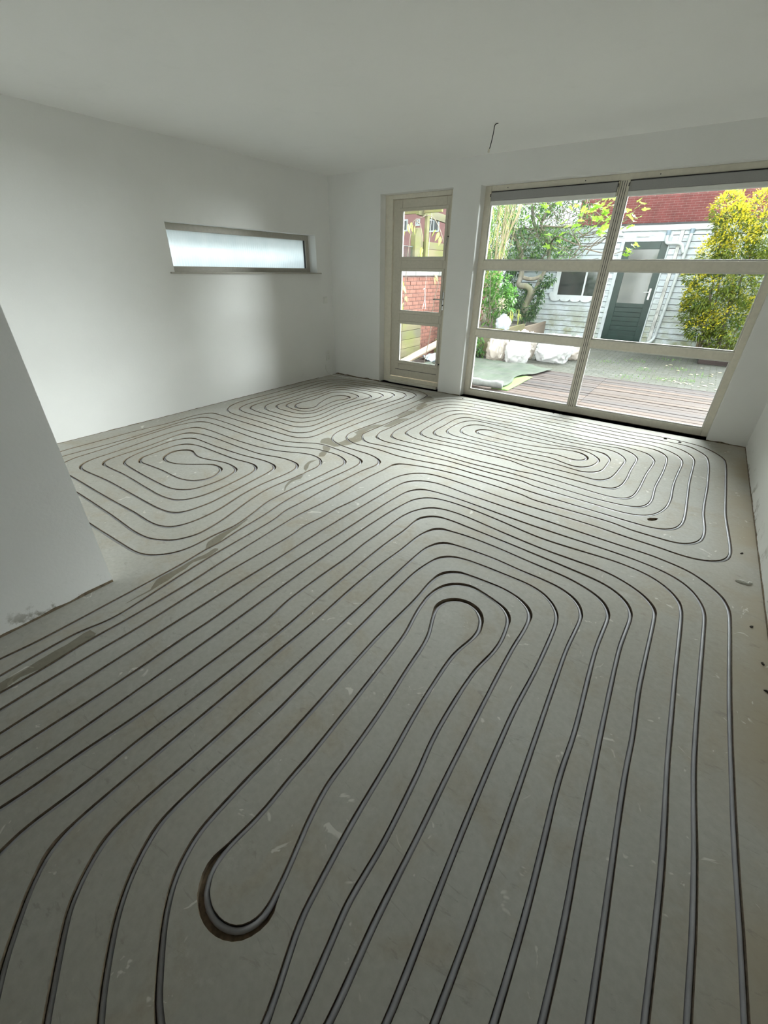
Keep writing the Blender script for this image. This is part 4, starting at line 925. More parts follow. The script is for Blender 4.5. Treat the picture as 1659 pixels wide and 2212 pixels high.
def leaf(nm, x0, x1, z0, z1, a=y0, b=y1, mat='leaf_door', bv=0.003):
    return MB().box(x0, x1, a, b, z0, z1).build(nm, M[mat], dl, bevel=bv)


leaf('stile', LX0 + .003, PXa, LZB, LZT - .003)
leaf('stile', PXb, LX1 - .003, LZB, LZT - .003)
for z0, z1 in ((LZB, 0.310), (0.827, 0.983), (1.472, 1.620), (2.126, LZT - .003)):
    leaf('rail', PXa, PXb, z0, z1)
leaf('kickboard_groove', PXa - .05, PXb + .02, 0.193, 0.199, y0 - .0015, y0 + .002, 'gasket', 0)
for z0, z1 in PZ:
    MB().box(PXa, PXb, y0 + .022, y0 + .028, z0, z1).build('pane', M['glass'], dl)
    b = MB()
    s, a = 0.030, 0.004
    for (p, q_, r_, t_) in ((PXa - s, PXb + s, z0 - s, z0 + a), (PXa - s, PXb + s, z1 - a, z1 + s),
                            (PXa - s, PXa + a, z0 + a, z1 - a), (PXb - a, PXb + s, z0 + a, z1 - a)):
        b.box(p, q_, y0 - .010, y0 + .020, r_, t_)
    b.build('glazing_bead', M['leaf_door'], dl, bevel=0.003)
    g = MB()
    g.box(PXa + a, PXb - a, y0 + .004, y0 + .021, z0 + a, z0 + a + .010)
    g.box(PXa + a, PXa + a + .008, y0 + .004, y0 + .021, z0 + a, z1 - a)
    g.build('glazing_strip', M['bead'], dl)
# lever handle on its plate
hx, hz = 1.806, 1.155
MB().box(hx - .012, hx + .012, y0 - .008, y0, hz - .13, hz + .085).build('handle_plate', M['steel'], dl, bevel=.003)
MB().tube([(hx, y0 - .004, hz), (hx, y0 - .050, hz), (hx - .012, y0 - .056, hz), (hx - .115, y0 - .056, hz)], .0085, 10)\
    .build('lever', M['steel'], dl, smooth=True)
MB().tube([(hx, y0 - .014, hz - .07), (hx, y0 + .0, hz - .07)], .008, 10).build('lock_cylinder', M['black'], dl)
MB().tube([(1.822, y0 - .012, 1.835), (1.822, y0 - .03, 1.83), (1.800, y0 - .034, 1.745)], .006, 8).build('window_stay', M['steel'], dl, smooth=True)
MB().tube([(1.822, y0 - .030, 1.842), (1.822, y0, 1.842)], .007, 8).build('stay_pivot', M['black'], dl)
MB().tube([(1.822, y0 - .004, 0.345), (1.820, y0 - .035, 0.347), (1.730, y0 - .038, 0.362)], .0065, 8).build('door_stop', M['steel'], dl, smooth=True)
MB().tube([(1.823, y0 - .036, 0.345), (1.823, y0, 0.345)], .010, 8).build('stop_pivot', M['black'], dl)

# ------------------------------------------------------------------ slit window in the left wall
w2 = tag(empty('window_2'), kind='structure')
FX0, FX1 = -0.215, -0.135


def slit(nm, y0, y1, z0, z1, a=FX0, b=FX1, mat='taupe', bv=0.003):
    return MB().box(a, b, y0, y1, z0, z1).build(nm, M[mat], w2, bevel=bv)


slit('frame_head', LY0, LY1, LZ1 - 0.060, LZ1)
slit('frame_foot', LY0, LY1, LZ0, LZ0 + 0.055)
slit('frame_jamb', LY0, LY0 + 0.062, LZ0 + 0.055, LZ1 - 0.060)
slit('frame_jamb', LY1 - 0.062, LY1, LZ0 + 0.055, LZ1 - 0.060)
slit('window_sill', LY0 - 0.050, LY1 + 0.062, LZ0 - 0.012, LZ0 + 0.002, -0.02, 0.030)
slit('sill_board', LY0, LY1, LZ0 - 0.002, LZ0 + 0.004, FX1, -0.02, bv=0)
rb = MB()
ya, yb, za, zb = LY0 + 0.062, LY1 - 0.062, LZ0 + 0.055, LZ1 - 0.060
NR = 62
nv = NR * 6 + 1
for i in range(nv):
    y = ya + (yb - ya) * i / (nv - 1)
    x = -0.180 + 0.0016 * math.sin(2 * math.pi * i / 6.0)
    rb.v += [(x, y, za), (x, y, zb), (x - .006, y, zb), (x - .006, y, za)]
for i in range(nv - 1):
    a = i * 4
    for k in range(4):
        rb.f.append((a + k, a + (k + 1) % 4, a + 4 + (k + 1) % 4, a + 4 + k))
rb.f += [(0, 1, 2, 3), tuple((nv - 1) * 4 + k for k in (3, 2, 1, 0))]
rp_ = rb.build('ribbed_pane', M['glass'], w2, smooth=True, recalc=False)
rp_.data.materials.append(M['ribbed'])
for pg in rp_.data.polygons:          # the rolled, light-scattering face is the one towards the room
    if all(abs(rp_.data.vertices[i].co.x + 0.180) < 0.0023 for i in pg.vertices):
        pg.material_index = 1
slit('gasket', LY1 - 0.066, LY1 - 0.062, za, zb, -0.178, -0.150, 'gasket', 0)

# ------------------------------------------------------------------ small fittings
o = empty('ceiling_wire', (2.767, -0.962, H))
tag(o, 'short black wire with a grey terminal hanging from a hole in the ceiling', 'wire')
MB().tube([(0, 0, -0.001), (0, 0, 0.0)], 0.022, 12).build('ceiling_hole', M['plaster'], o)
MB().tube(spline([(0.02, 0.0, -0.002), (-0.006, -0.004, -0.010), (-0.012, -0.004, -0.05), (-0.022, -0.002, -0.11), (-0.036, 0, -0.165)], .01), 0.0038, 8)\
    .build('wire', M['black'], o, smooth=True)
MB().tube([(-0.036, 0, -0.160), (-0.0385, 0, -0.168), (-0.041, 0, -0.182), (-0.042, 0, -0.186)], [.006, .0095, .0095, .005], 10)\
    .build('terminal', M['frame'], o, smooth=True)

o = empty('light_switch', (0.0, -0.165, 1.08))
tag(o, 'white light switch on the left wall near the far corner', 'switch')
MB().box(0.0, 0.008, -0.042, 0.042, -0.042, 0.042).build('plate', M['white_plastic'], o, bevel=.003)
MB().box(0.008, 0.012, -0.026, 0.026, -0.028, 0.028).build('rocker', M['white_plastic'], o, bevel=.002)
o = empty('wall_socket', (0.0, -0.165, 0.30))
tag(o, 'white wall socket low on the left wall above the loose cable', 'socket')
MB().box(0.0, 0.008, -0.042, 0.042, -0.075, 0.075).build('plate', M['white_plastic'], o, bevel=.003)
for dz in (-.036, .036):
    MB().tube([(0.008, 0, dz), (0.011, 0, dz)], .021, 16).build('outlet', M['white_plastic'], o)
    MB().box(0.0108, 0.0115, -.011, -.007, dz - .003, dz + .003).box(0.0108, 0.0115, .007, .011, dz - .003, dz + .003).build('pin_hole', M['black'], o)
cab = MB().tube(spline([(0.006, -0.235, 0.17), (0.012, -0.24, 0.10), (0.05, -0.20, 0.03), (0.13, -0.14, 0.006), (0.25, -0.13, 0.0045),
                        (0.40, -0.09, 0.0045), (0.62, -0.08, 0.0045), (0.80, -0.05, 0.0045), (0.885, -0.03, 0.0045)], .02), .0042, 8)
tag(cab.build('loose_cable', M['white_plastic'], smooth=True), 'thin white cable running from the left wall along the floor corner', 'cable')


def ragged(name, a, b, h, th, nrm):
    """strip of raw masonry showing under the torn plaster edge"""
    a, b = Vector(a), Vector(b)
    L = (b - a).length
    n = max(4, int(L / 0.03))
    nn = Vector(nrm)
    mb = MB()
    for i in range(n + 1):
        p = a.lerp(b, i / n)
        hh = h * (0.35 + 0.9 * abs(noise.noise(p * 5.3)) + 0.5 * abs(noise.noise(p * 23.0)))
        for q in (p, p + nn * th, p + nn * th + Vector((0, 0, hh)), p + Vector((0, 0, hh))):
            mb.v.append(tuple(q))
    for i in range(n):
        for k in range(4):
            mb.f.append((i * 4 + k, i * 4 + (k + 1) % 4, (i + 1) * 4 + (k + 1) % 4, (i + 1) * 4 + k))
    mb.f += [(0, 1, 2, 3), tuple(n * 4 + k for k in (3, 2, 1, 0))]
    return tag(mb.build(name, M['raw']), kind='structure')


ragged('trim_1', (0.0, 0.0, 0), (DX0, 0.0, 0), 0.022, 0.0035, (0, -1, 0))
ragged('trim_2', (DX1, 0.0, 0), (WX0, 0.0, 0), 0.016, 0.0035, (0, -1, 0))
ragged('trim_3', (WX0 + .05, FY0, 0), (WX1, FY0, 0), 0.009, 0.004, (0, -1, 0))
ragged('trim_4', (WX1, 0.0, 0), (W, 0.0, 0), 0.018, 0.0035, (0, -1, 0))
ragged('trim_5', (W, 0.0, 0), (W, -6.0, 0), 0.014, 0.0035, (-1, 0, 0))
ragged('trim_6', (PX, PY, 0), (PX, -6.6, 0), 0.017, 0.0040, (1, 0, 0))
ragged('trim_7', (0.0, PY, 0), (0.0, -0.4, 0), 0.007, 0.0025, (1, 0, 0))


def chip(loc, sx, sy, sz, rz, mat, seed, name, label, group=None):
    rr = random.Random(seed)
    k = 9
    ang = [2 * math.pi * i / k for i in range(k)]
    rad = [0.6 + 0.5 * rr.random() for _ in ang]
    mb = MB()
    for z, s in ((0, 1.0), (0.7, 0.9), (1.0, 0.55)):
        mb.v += [(sx * s * r_ * math.cos(a), sy * s * r_ * math.sin(a), sz * z * (0.7 + 0.6 * rr.random() if z else 1)) for a, r_ in zip(ang, rad)]
    for lv in range(2):
        for i in range(k):
            mb.f.append((lv * k + i, lv * k + (i + 1) % k, (lv + 1) * k + (i + 1) % k, (lv + 1) * k + i))
    mb.f += [tuple(range(k - 1, -1, -1)), tuple(range(2 * k, 3 * k))]
    o = mb.build(name, M[mat], loc=loc, rot=(0, 0, rz))
    return tag(o, label, 'debris', group)

# loose bits on the indoor floor
chip((5.315, -2.62, 0.0), 0.055, 0.018, 0.012, 0.35, 'chip', 3, 'plaster_flake', 'large curled white plaster flake on the floor by the right wall')
for i, (x, y) in enumerate(((5.33, -3.02), (5.36, -3.27), (5.365, -3.44), (5.31, -2.28))):
    chip((x, y, 0.0), 0.011, 0.006, 0.006, 0.9 + i, 'soot', 20 + i, 'masonry_crumb', ['small dark crumb by the right wall, first one nearer than the curled plaster flake', 'small dark crumb by the right wall, second one nearer than the curled flake', 'small dark crumb by the right wall, nearest to the camera', 'small dark crumb by the right wall, beyond the curled plaster flake'][i], 'dark crumbs along the right wall')
for i, (x, y) in enumerate(((4.72, -0.205), (4.85, -0.235))):
    chip((x, y, 0.0), 0.017, 0.010, 0.008, 0.4, 'soot', 40 + i, 'dirt_lump', ['left one of two dark dirt lumps on the floor before the window', 'right one of two dark dirt lumps on the floor before the window'][i], 'dirt lumps before the window')
for i, (x, y) in enumerate(((2.35, -0.11), (2.62, -0.32), (3.35, -0.06), (3.52, -0.02), (3.60, -0.03), (2.52, -0.10), (0.30, -0.10), (0.18, -0.06))):
    chip((x, y, 0.0), 0.010, 0.007, 0.006, i * 1.1, 'chip' if i % 3 else 'soot', 60 + i, 'plaster_crumb', 'tiny crumb of plaster on the screed near the far wall', 'plaster crumbs near the far wall')

# ------------------------------------------------------------------ garden materials


def mat_wood(name, lo, hi, stretch, scale=3.0, rough=0.7, green=None, bump=0.25, spec=0.15):
    n = NT(name)
    g = n.noise(scale, 6, 0.65, stretch=stretch, dist=0.4)
    base = n.ramp(g, [(0.3, lo), (0.7, hi)])
    oi = n.n('ShaderNodeObjectInfo')
    base = n.mix(1.0, base, n.ramp(oi.outputs['Random'], [(0.0, (0.66, 0.68, 0.74)), (1.0, (1.22, 1.12, 1.04))]), 'MULTIPLY')
    if green:
        base = n.mix(n.ramp(n.noise(2.4, 5, 0.6), [(0.42, 0.0), (0.62, 0.8)]), base, green)
    n.col(base)
    n.bump(g, bump, 0.01)
    n.set(Roughness=rough, Specular_IOR_Level=spec)
    return n.m


def mat_shed():
    n = NT('weathered_white_boards')
    base = n.ramp(n.noise(2.0, 5), [(0.3, (0.43, 0.47, 0.51)), (0.7, (0.52, 0.565, 0.61))])
    st = n.noise(5.0, 8, 0.72, stretch=(0.35, 1, 1.6))
    base = n.mix(n.ramp(st, [(0.52, 0.0), (0.66, 0.7)]), base, (0.20, 0.185, 0.16))
    sep = n.n('ShaderNodeSeparateXYZ')
    n.l(n.co(), sep.inputs[0])
    mr = n.n('ShaderNodeMapRange')
    mr.inputs['From Min'].default_value = 1.1
    mr.inputs['From Max'].default_value = -0.1
    n.l(sep.outputs[2], mr.inputs[0])
    mm = n.n('ShaderNodeMath', operation='MULTIPLY')
    n.l(mr.outputs[0], mm.inputs[0])
    n.l(n.ramp(n.noise(3.3, 6, 0.65), [(0.38, 0.0), (0.62, 1.0)]), mm.inputs[1])
    base = n.mix(mm.outputs[0], base, (0.24, 0.25, 0.15))       # algae creeping up from the ground
    n.col(base)
    n.bump(st, 0.2, 0.01)
    n.set(Roughness=0.75)
    return n.m


def mat_leaf(name, a, b, gloss=0.4):
    n = NT(name)
    f = n.noise(7.0, 3)
    c = n.ramp(f, [(0.3, a), (0.7, b)])
    n.col(c)
    n.set(Roughness=gloss)
    tl = n.n('ShaderNodeBsdfTranslucent')
    n.l(c, tl.inputs[0])
    mx = n.n('ShaderNodeMixShader')
    mx.inputs[0].default_value = 0.45
    n.l(n.b.outputs[0], mx.inputs[1])
    n.l(tl.outputs[0], mx.inputs[2])
    n.l(mx.outputs[0], n.o.inputs['Surface'])
    return n.m


def mat_paving():
    n = NT('mossy_paving')
    br = n.n('ShaderNodeTexBrick')
    br.inputs['Scale'].default_value = 1.0
    br.inputs['Brick Width'].default_value = 0.21
    br.inputs['Row Height'].default_value = 0.105
    br.inputs['Mortar Size'].default_value = 0.008
    br.inputs['Color1'].default_value = (0.060, 0.061, 0.056, 1)
    br.inputs['Color2'].default_value = (0.085, 0.085, 0.078, 1)
    br.inputs['Mortar'].default_value = (0.032, 0.035, 0.023, 1)
    n.l(n.co(), br.inputs['Vector'])
    base = n.mix(n.ramp(n.noise(1.3, 6, 0.65), [(0.44, 0.0), (0.68, 0.7)]), br.outputs['Color'], (0.055, 0.055, 0.042))
    base = n.mix(n.ramp(n.noise(26, 4, 0.7), [(0.52, 0.0), (0.72, 0.5)]), base, (0.13, 0.13, 0.115))
    n.col(base)
    n.bump(n.noise(30, 4), 0.5, 0.01)
    n.set(Roughness=0.95, Specular_IOR_Level=0.08)
    return n.m


def mat_bag(name, c):
    n = NT(name)
    f = n.noise(5, 4)
    col = n.ramp(f, [(0.3, tuple(x * 0.86 for x in c)), (0.7, c)])
    n.col(col)
    n.set(Roughness=0.22, Specular_IOR_Level=0.8)
    n.bump(n.noise(14, 5, 0.6, dist=1.0), 0.35, 0.02)
    tl = n.n('ShaderNodeBsdfTranslucent')
    n.l(col, tl.inputs[0])
    mx = n.n('ShaderNodeMixShader')
    mx.inputs[0].default_value = 0.35
    n.l(n.b.outputs[0], mx.inputs[1])
    n.l(tl.outputs[0], mx.inputs[2])
    n.l(mx.outputs[0], n.o.inputs['Surface'])
    return n.m


M['paving'] = mat_paving()
M['deck'] = mat_wood('wet_deck_boards', (0.019, 0.0145, 0.0135), (0.058, 0.046, 0.044), (0.25, 4, 4), 2.2, 0.75)
M['deck2'] = mat_wood('worn_deck_boards', (0.029, 0.020, 0.016), (0.078, 0.057, 0.048), (0.25, 4, 4), 2.6, 0.75)
M['shed'] = mat_shed()
M['shed_trim'] = plain('grey_white_trim_paint', (0.43, 0.46, 0.485), 0.6, 0.12, 8, 0.05)
M['apron'] = plain('pale_window_trim_paint', (0.58, 0.61, 0.635), 0.6, 0.08, 8, 0.05)
M['post'] = plain('stained_white_post', (0.46, 0.46, 0.45), 0.7, 0.35, 6, 0.1)
M['dgreen'] = plain('dark_green_paint', (0.012, 0.030, 0.026), 0.35, 0.2, 6)
M['dark_glass'] = plain('dark_window_glass', (0.030, 0.036, 0.036), 0.08, 0.3, 2.0, spec=0.9)
M['grey_glass'] = plain('curtained_door_glass', (0.085, 0.092, 0.092), 0.12, 0.25, 2.0, spec=0.9)
M['pvc'] = plain('grey_white_pvc', (0.50, 0.53, 0.55), 0.45, 0.15, 5)
M['blue_pvc'] = plain('blue_grey_pvc', (0.20, 0.26, 0.32), 0.5, 0.15, 5)
M['brick_red'] = plain('red_brick', (0.20, 0.052, 0.048), 0.85, 0.25, 4, 0.2)
M['brick_old'] = plain('old_brick', (0.17, 0.068, 0.048), 0.9, 0.35, 9, 0.3)
M['mortar'] = plain('grey_mortar', (0.34, 0.235, 0.22), 0.95, 0.15, 12)
M['concrete'] = plain('grey_concrete', (0.19, 0.19, 0.18), 0.9, 0.2, 9, 0.2)
M['pink'] = plain('pink_brick_far', (0.45, 0.24, 0.23), 0.9, 0.12, 3)
M['sill_white'] = plain('white_window_paint', (0.75, 0.77, 0.78), 0.5, 0.04)
M['roof'] = plain('dark_roofing', (0.06, 0.06, 0.065), 0.8, 0.2)
M['moss_wood'] = mat_wood('mossy_fence_wood', (0.10, 0.092, 0.055), (0.18, 0.165, 0.105), (4, 0.3, 4), 2.6, 0.85, (0.12, 0.125, 0.042))
M['raw_wood'] = mat_wood('pale_plank', (0.16, 0.13, 0.10), (0.27, 0.225, 0.18), (4, 0.3, 4), 2.6, 0.8)
M['bark'] = mat_wood('grey_bark', (0.15, 0.135, 0.105), (0.36, 0.34, 0.29), (2, 2, 1), 5, 0.9, (0.20, 0.20, 0.12), 0.6)
M['twig'] = plain('brown_twig', (0.13, 0.105, 0.08), 0.85, 0.3, 8)
M['cane'] = plain('tan_cane', (0.30, 0.25, 0.15), 0.6, 0.3, 6)
M['fig'] = mat_leaf('bright_fig_leaf', (0.22, 0.42, 0.05), (0.42, 0.60, 0.10))
M['leaf_mid'] = mat_leaf('mid_green_leaf', (0.06, 0.15, 0.03), (0.17, 0.29, 0.07))
M['leaf_dark'] = mat_leaf('dark_green_leaf', (0.02, 0.065, 0.02), (0.06, 0.13, 0.045))
M['leaf_laurel'] = mat_leaf('laurel_leaf', (0.05, 0.17, 0.03), (0.15, 0.32, 0.06), 0.25)
M['leaf_yellow'] = mat_leaf('yellow_shoot_leaf', (0.50, 0.44, 0.03), (0.74, 0.66, 0.06))
M['leaf_olive'] = mat_leaf('olive_green_leaf', (0.09, 0.15, 0.02), (0.24, 0.27, 0.04))
M['leaf_strap'] = mat_leaf('pale_yellow_leaf', (0.42, 0.48, 0.10), (0.60, 0.62, 0.22))
M['dry_leaf'] = mat_leaf('dry_leaf', (0.40, 0.36, 0.22), (0.62, 0.58, 0.42), 0.7)
M['flower'] = mat_leaf('cream_flower', (0.60, 0.55, 0.35), (0.75, 0.70, 0.50), 0.7)
M['soil'] = plain('dark_soil', (0.045, 0.035, 0.025), 0.95, 0.4, 20, 0.6)
M['bag_a'] = mat_bag('clear_white_bag', (0.66, 0.60, 0.55))
M['bag_b'] = mat_bag('milky_white_bag', (0.74, 0.735, 0.74))
M['sheet_blue'] = mat_bag('bluish_plastic_sheet', (0.62, 0.68, 0.74))
M['tarp'] = mat_wood('grey_green_ground_cloth', (0.026, 0.036, 0.031), (0.062, 0.070, 0.062), (1, 1, 1), 5, 0.75, (0.042, 0.058, 0.038), 0.3)
M['cloth_back'] = plain('grey_cloth_back', (0.15, 0.155, 0.152), 0.7, 0.2, 14, 0.2)
M['turf'] = plain('bright_artificial_turf', (0.085, 0.155, 0.03), 0.9, 0.35, 60, 0.6)
M['dark_plastic'] = plain('black_bin_bag', (0.015, 0.018, 0.022), 0.25, 0.3, 10, 0.2)

GZ = -0.13
# ------------------------------------------------------------------ ground, deck
tag(MB().box(-40, 40, T + 0.001, 45, GZ - 0.3, GZ).build('ground', M['paving']), kind='structure')
tag(MB().box(-40, -T - 0.001, -30, T, GZ - 0.3, GZ).build('ground_side', M['paving']), kind='structure')

deck = tag(empty('wooden_deck', (3.0, 1.6, GZ)), 'dark wet wooden deck of long boards outside the garden window', 'deck')


def child(mb, nm, mat, par, **k):
    o = mb.build(nm, M[mat], par, **k)
    o.matrix_parent_inverse = Matrix.Translation(-Vector(par.location))
    return o


nb = 18
pitch = (2.93 - 0.36) / nb
for i in range(nb):
    ya = 0.36 + i * pitch
    dz = R.uniform(-.003, .003)
    for (xa, xb, mt) in ((0.145, 3.586, 'deck' if R.random() < .6 else 'deck2'), (3.590, 6.9, 'deck2' if R.random() < .6 else 'deck')):
        child(MB().box(xa, xb, ya, ya + pitch - 0.015, -0.105 + dz, -0.080 + dz), 'deck_board', mt, deck, bevel=0.003)
child(MB().box(0.145, 6.9, 2.930, 2.960, -0.128, -0.082), 'edge_board', 'deck', deck)
for x in (0.2, 0.9, 1.8, 3.0, 3.7, 4.8, 6.0):
    child(MB().box(x, x + .05, 0.36, 2.93, -0.130, -0.108), 'bearer', 'deck', deck)

# ------------------------------------------------------------------ white garden shed
SY = 8.60
shed = tag(empty('garden_shed', (3.0, SY, GZ)), 'weathered white boarded garden shed with a dark green door', 'shed')
core = MB().box(-0.7, 2.36, SY + .03, SY + .10, GZ, 2.44).box(3.40, 6.8, SY + .03, SY + .10, GZ, 2.44).box(2.36, 3.40, SY + .03, SY + .10, 2.22, 2.44)
core.box(-0.7, -0.6, SY + .10, 11.2, GZ, 2.44).box(6.7, 6.8, SY + .10, 11.2, GZ, 2.44).box(-0.7, 6.8, 11.2, 11.3, GZ, 2.44)
child(core, 'wall_core', 'roof', shed)
BH = 0.1355
k = 0
z = GZ
while z < 2.38:
    for (xa, xb) in ((-0.7, 2.30), (3.40, 3.535), (3.625, 6.8)):
        zz = z + R.uniform(-.002, .002)
        top = min(z + BH - 0.013, 2.40)
        mb = MB()
        # lapped board: bottom edge proud
        mb.add([(xa, SY - .004, zz), (xb, SY - .004, zz), (xb, SY + .03, zz), (xa, SY + .03, zz),
                (xa, SY + .014, top), (xb, SY + .014, top), (xb, SY + .03, top), (xa, SY + .03, top)],
               [(0, 3, 2, 1), (4, 5, 6, 7), (0, 1, 5, 4), (1, 2, 6, 5), (2, 3, 7, 6), (3, 0, 4, 7)])
        child(mb, 'board', 'shed', shed)
    z += BH
child(MB().box(2.30, 3.40, SY - .004, SY + .03, 2.262, 2.40), 'lintel_board', 'shed', shed)
child(MB().box(-0.75, 6.85, SY - .05, SY + .03, 2.40, 2.52), 'fascia', 'shed_trim', shed, bevel=.004)
child(MB().box(-0.8, 6.9, SY - .06, 11.4, 2.52, 2.56), 'roof', 'roof', shed)
child(MB().box(3.540, 3.620, SY - .030, SY + .03, GZ, 2.40), 'corner_post', 'post', shed, bevel=.004)
for (xa, xb, za, zb) in ((2.300, 2.385, GZ, 2.262), (3.365, 3.398, GZ, 2.262), (2.385, 3.365, 2.180, 2.262)):
    child(MB().box(xa, xb, SY - .022, SY + .05, za, zb), 'door_frame', 'shed_trim', shed, bevel=.003)
sd = empty('shed_door', (2.875, SY, GZ))
sd.parent = shed
sd.matrix_parent_inverse = Matrix.Translation(-Vector(shed.location))


def dpart(mb, nm, mat, **kw):
    o = mb.build(nm, M[mat], sd, **kw)
    o.location = -Vector(sd.location)
    return o


for (xa, xb, za, zb) in ((2.387, 2.545, GZ + .02, 2.178), (3.205, 3.363, GZ + .02, 2.178), (2.545, 3.205, 2.02, 2.178), (2.545, 3.205, 0.70, 0.80), (2.545, 3.205, GZ + .02, 0.02)):
    dpart(MB().box(xa, xb, SY, SY + .045, za, zb), 'door_rail', 'dgreen', bevel=.003)
for i in range(6):
    dpart(MB().box(2.545, 3.205, SY + .012, SY + .035, 0.02 + i * .1135, 0.02 + i * .1135 + .107), 'door_board', 'dgreen', bevel=.003)
dpart(MB().box(2.545, 3.205, SY + .018, SY + .026, 0.80, 2.02), 'door_pane', 'grey_glass')
dpart(MB().box(3.245, 3.290, SY - .010, SY, 0.90, 1.16), 'handle_plate', 'sill_white', bevel=.004)
dpart(MB().tube([(3.268, SY - .005, 1.075), (3.268, SY - .055, 1.075), (3.255, SY - .062, 1.075), (3.130, SY - .062, 1.072)], .011, 8), 'lever', 'sill_white', smooth=True)

sw = empty('shed_window', (1.5, SY, 1.2))
sw.parent = shed
sw.matrix_parent_inverse = Matrix.Translation(-Vector(shed.location))


def wpart(mb, nm, mat, **kw):
    o = mb.build(nm, M[mat], sw, **kw)
    o.location = -Vector(sw.location)
    return o


wpart(MB().box(0.955, 1.615, SY - .018, SY - .010, 0.935, 1.640), 'pane', 'dark_glass')
wpart(MB().box(1.660, 2.020, SY - .018, SY - .010, 0.935, 1.640), 'pane', 'dark_glass')
wpart(MB().box(1.615, 1.660, SY - .030, SY - .004, 0.935, 1.640), 'divider', 'apron', bevel=.003)
wpart(MB().box(0.830, 0.955, SY - .034, SY - .004, 0.900, 1.760), 'side_trim', 'apron', bevel=.003)
wpart(MB().box(2.020, 2.130, SY - .034, SY - .004, 0.900, 1.760), 'side_trim', 'apron', bevel=.003)
wpart(MB().box(0.955, 2.020, SY - .034, SY - .004, 1.640, 1.760), 'top_trim', 'apron', bevel=.003)
scal = [(2.175, 0.935), (0.785, 0.935)]
ns = 5
for i in range(ns):
    for j in range(1, 9):
        a = math.pi * j / 8
        w = (2.175 - 0.785) / ns
        scal.append((0.785 + i * w + w / 2 - math.cos(a) * w / 2, 0.835 - 0.065 * math.sin(a)))
wpart(MB().prism(scal, lambda u, v, d: (u, d, v), SY - .060, SY - .008), 'scalloped_apron', 'apron')
for sx in (0.805, 2.150):
    pts = [(sx + .07 * math.cos(t) * (1 if sx < 1 else 1), 0.93 + .075 * math.sin(t)) for t in [2 * math.pi * q_ / 14 for q_ in range(14)]]
    wpart(MB().prism(pts, lambda u, v, d: (u, d, v), SY - .046, SY - .006), 'corner_scroll', 'apron')
# rainwater pipes
dp = child(MB().tube(spline([(3.775, SY - .075, 2.36), (3.765, SY - .075, 1.9), (3.740, SY - .075, 1.2), (3.710, SY - .075, 0.5), (3.680, SY - .08, 0.0), (3.640, SY - .12, -0.07), (3.56, SY - .20, -0.105)], .08), .038, 10), 'downpipe', 'pvc', shed, smooth=True)
child(MB().tube([(3.776, SY - .075, 2.33), (3.776, SY - .075, 2.42)], .047, 12), 'pipe_socket', 'blue_pvc', shed, smooth=False)
child(MB().tube(spline([(3.30, SY - .08, 2.33), (3.30, SY - .08, 2.20), (3.33, SY - .085, 2.145), (3.42, SY - .09, 2.135), (3.57, SY - .09, 2.135), (3.65, SY - .088, 2.10), (3.70, SY - .08, 2.00), (3.735, SY - .078, 1.93)], .03), .040, 10), 'branch_pipe', 'pvc', shed, smooth=True)
child(MB().tube([(3.30, SY - .08, 2.30), (3.30, SY - .08, 2.40)], .048, 12), 'pipe_socket', 'blue_pvc', shed)
child(MB().box(2.62, 2.90, SY - .03, SY - .002, 2.28, 2.37), 'worn_patch', 'post', shed, bevel=.002)

# ------------------------------------------------------------------ red brick house behind the shed
hy = 12.30
house = tag(empty('brick_house', (4.5, hy, GZ)), 'red brick house wall rising behind the white shed', 'house')
child(MB().box(0.15, 9.0, hy, hy + 6, GZ, 5.9), 'wall_body', 'mortar', house)  # upper part, out of view, raised to block low sun from the room
child(MB().box(0.0, 9.2, hy - .25, hy + 6.3, 5.9, 6.1), 'roof', 'roof', house)
bw, bh_, bj = 0.212, 0.051, 0.010
bme = MB().box(0, bw, -0.008, 0.02, 0, bh_).mesh('brick')
bme.materials.append(M['brick_red'])
rest = MB()
cnt = 0
nr = 0
zr = 0.1
while zr < 5.82:
    xo = 0.16 + (0 if nr % 2 else -(bw + bj) / 2)
    while xo < 8.95:
        xa, xb = max(xo, 0.152), min(xo + bw, 8.99)
        if 2.83 < zr < 3.83 and 0.9 < xo < 5.35 and cnt < 300:
            o = link_mesh('brick', bme, None, house, loc=(xo - 4.5, R.uniform(-.003, .003), zr - GZ))
            cnt += 1
        elif xb - xa > 0.02 and zr > 2.2:
            rest.box(xa, xb, hy - .008, hy + .02, zr, zr + bh_)
        xo += bw + bj
    zr += bh_ + bj
    nr += 1
o = child(rest, 'brick_courses', 'brick_red', house)
o['kind'] = 'stuff'

# ------------------------------------------------------------------ left boundary: old brick wall, coping, fence, mossy boards
bx = -0.05
bwall = tag(empty('garden_wall', (bx, 3.0, GZ)), 'old red brick garden wall with a concrete coping seen through the glazed door', 'wall')
child(MB().box(bx - .20, bx - .008, 0.60, 5.95, GZ, 1.385), 'wall_body', 'mortar', bwall)
bme2 = MB().box(-0.012, 0.008, 0, 0.205, 0, 0.056).mesh('brick')
bme2.materials.append(M['brick_old'])
rest = MB()
nr = 0
zr = GZ + 0.01
cnt = 0
while zr < 1.33:
    yo = 0.62 + (0 if nr % 2 else -0.108)
    while yo < 5.7:
        if yo > 0.6 and yo < 3.9 and zr > 0.50 and cnt < 300:
            link_mesh('brick', bme2, None, bwall, loc=(R.uniform(-.003, .003), yo - 3.0, zr - GZ))
            cnt += 1
        elif yo > 0.6:
            rest.box(bx - .012, bx + .006, yo, yo + .205, zr, zr + .056)
        yo += 0.217
    zr += 0.068
    nr += 1
o = child(rest, 'brick_courses', 'brick_old', bwall)
o['kind'] = 'stuff'
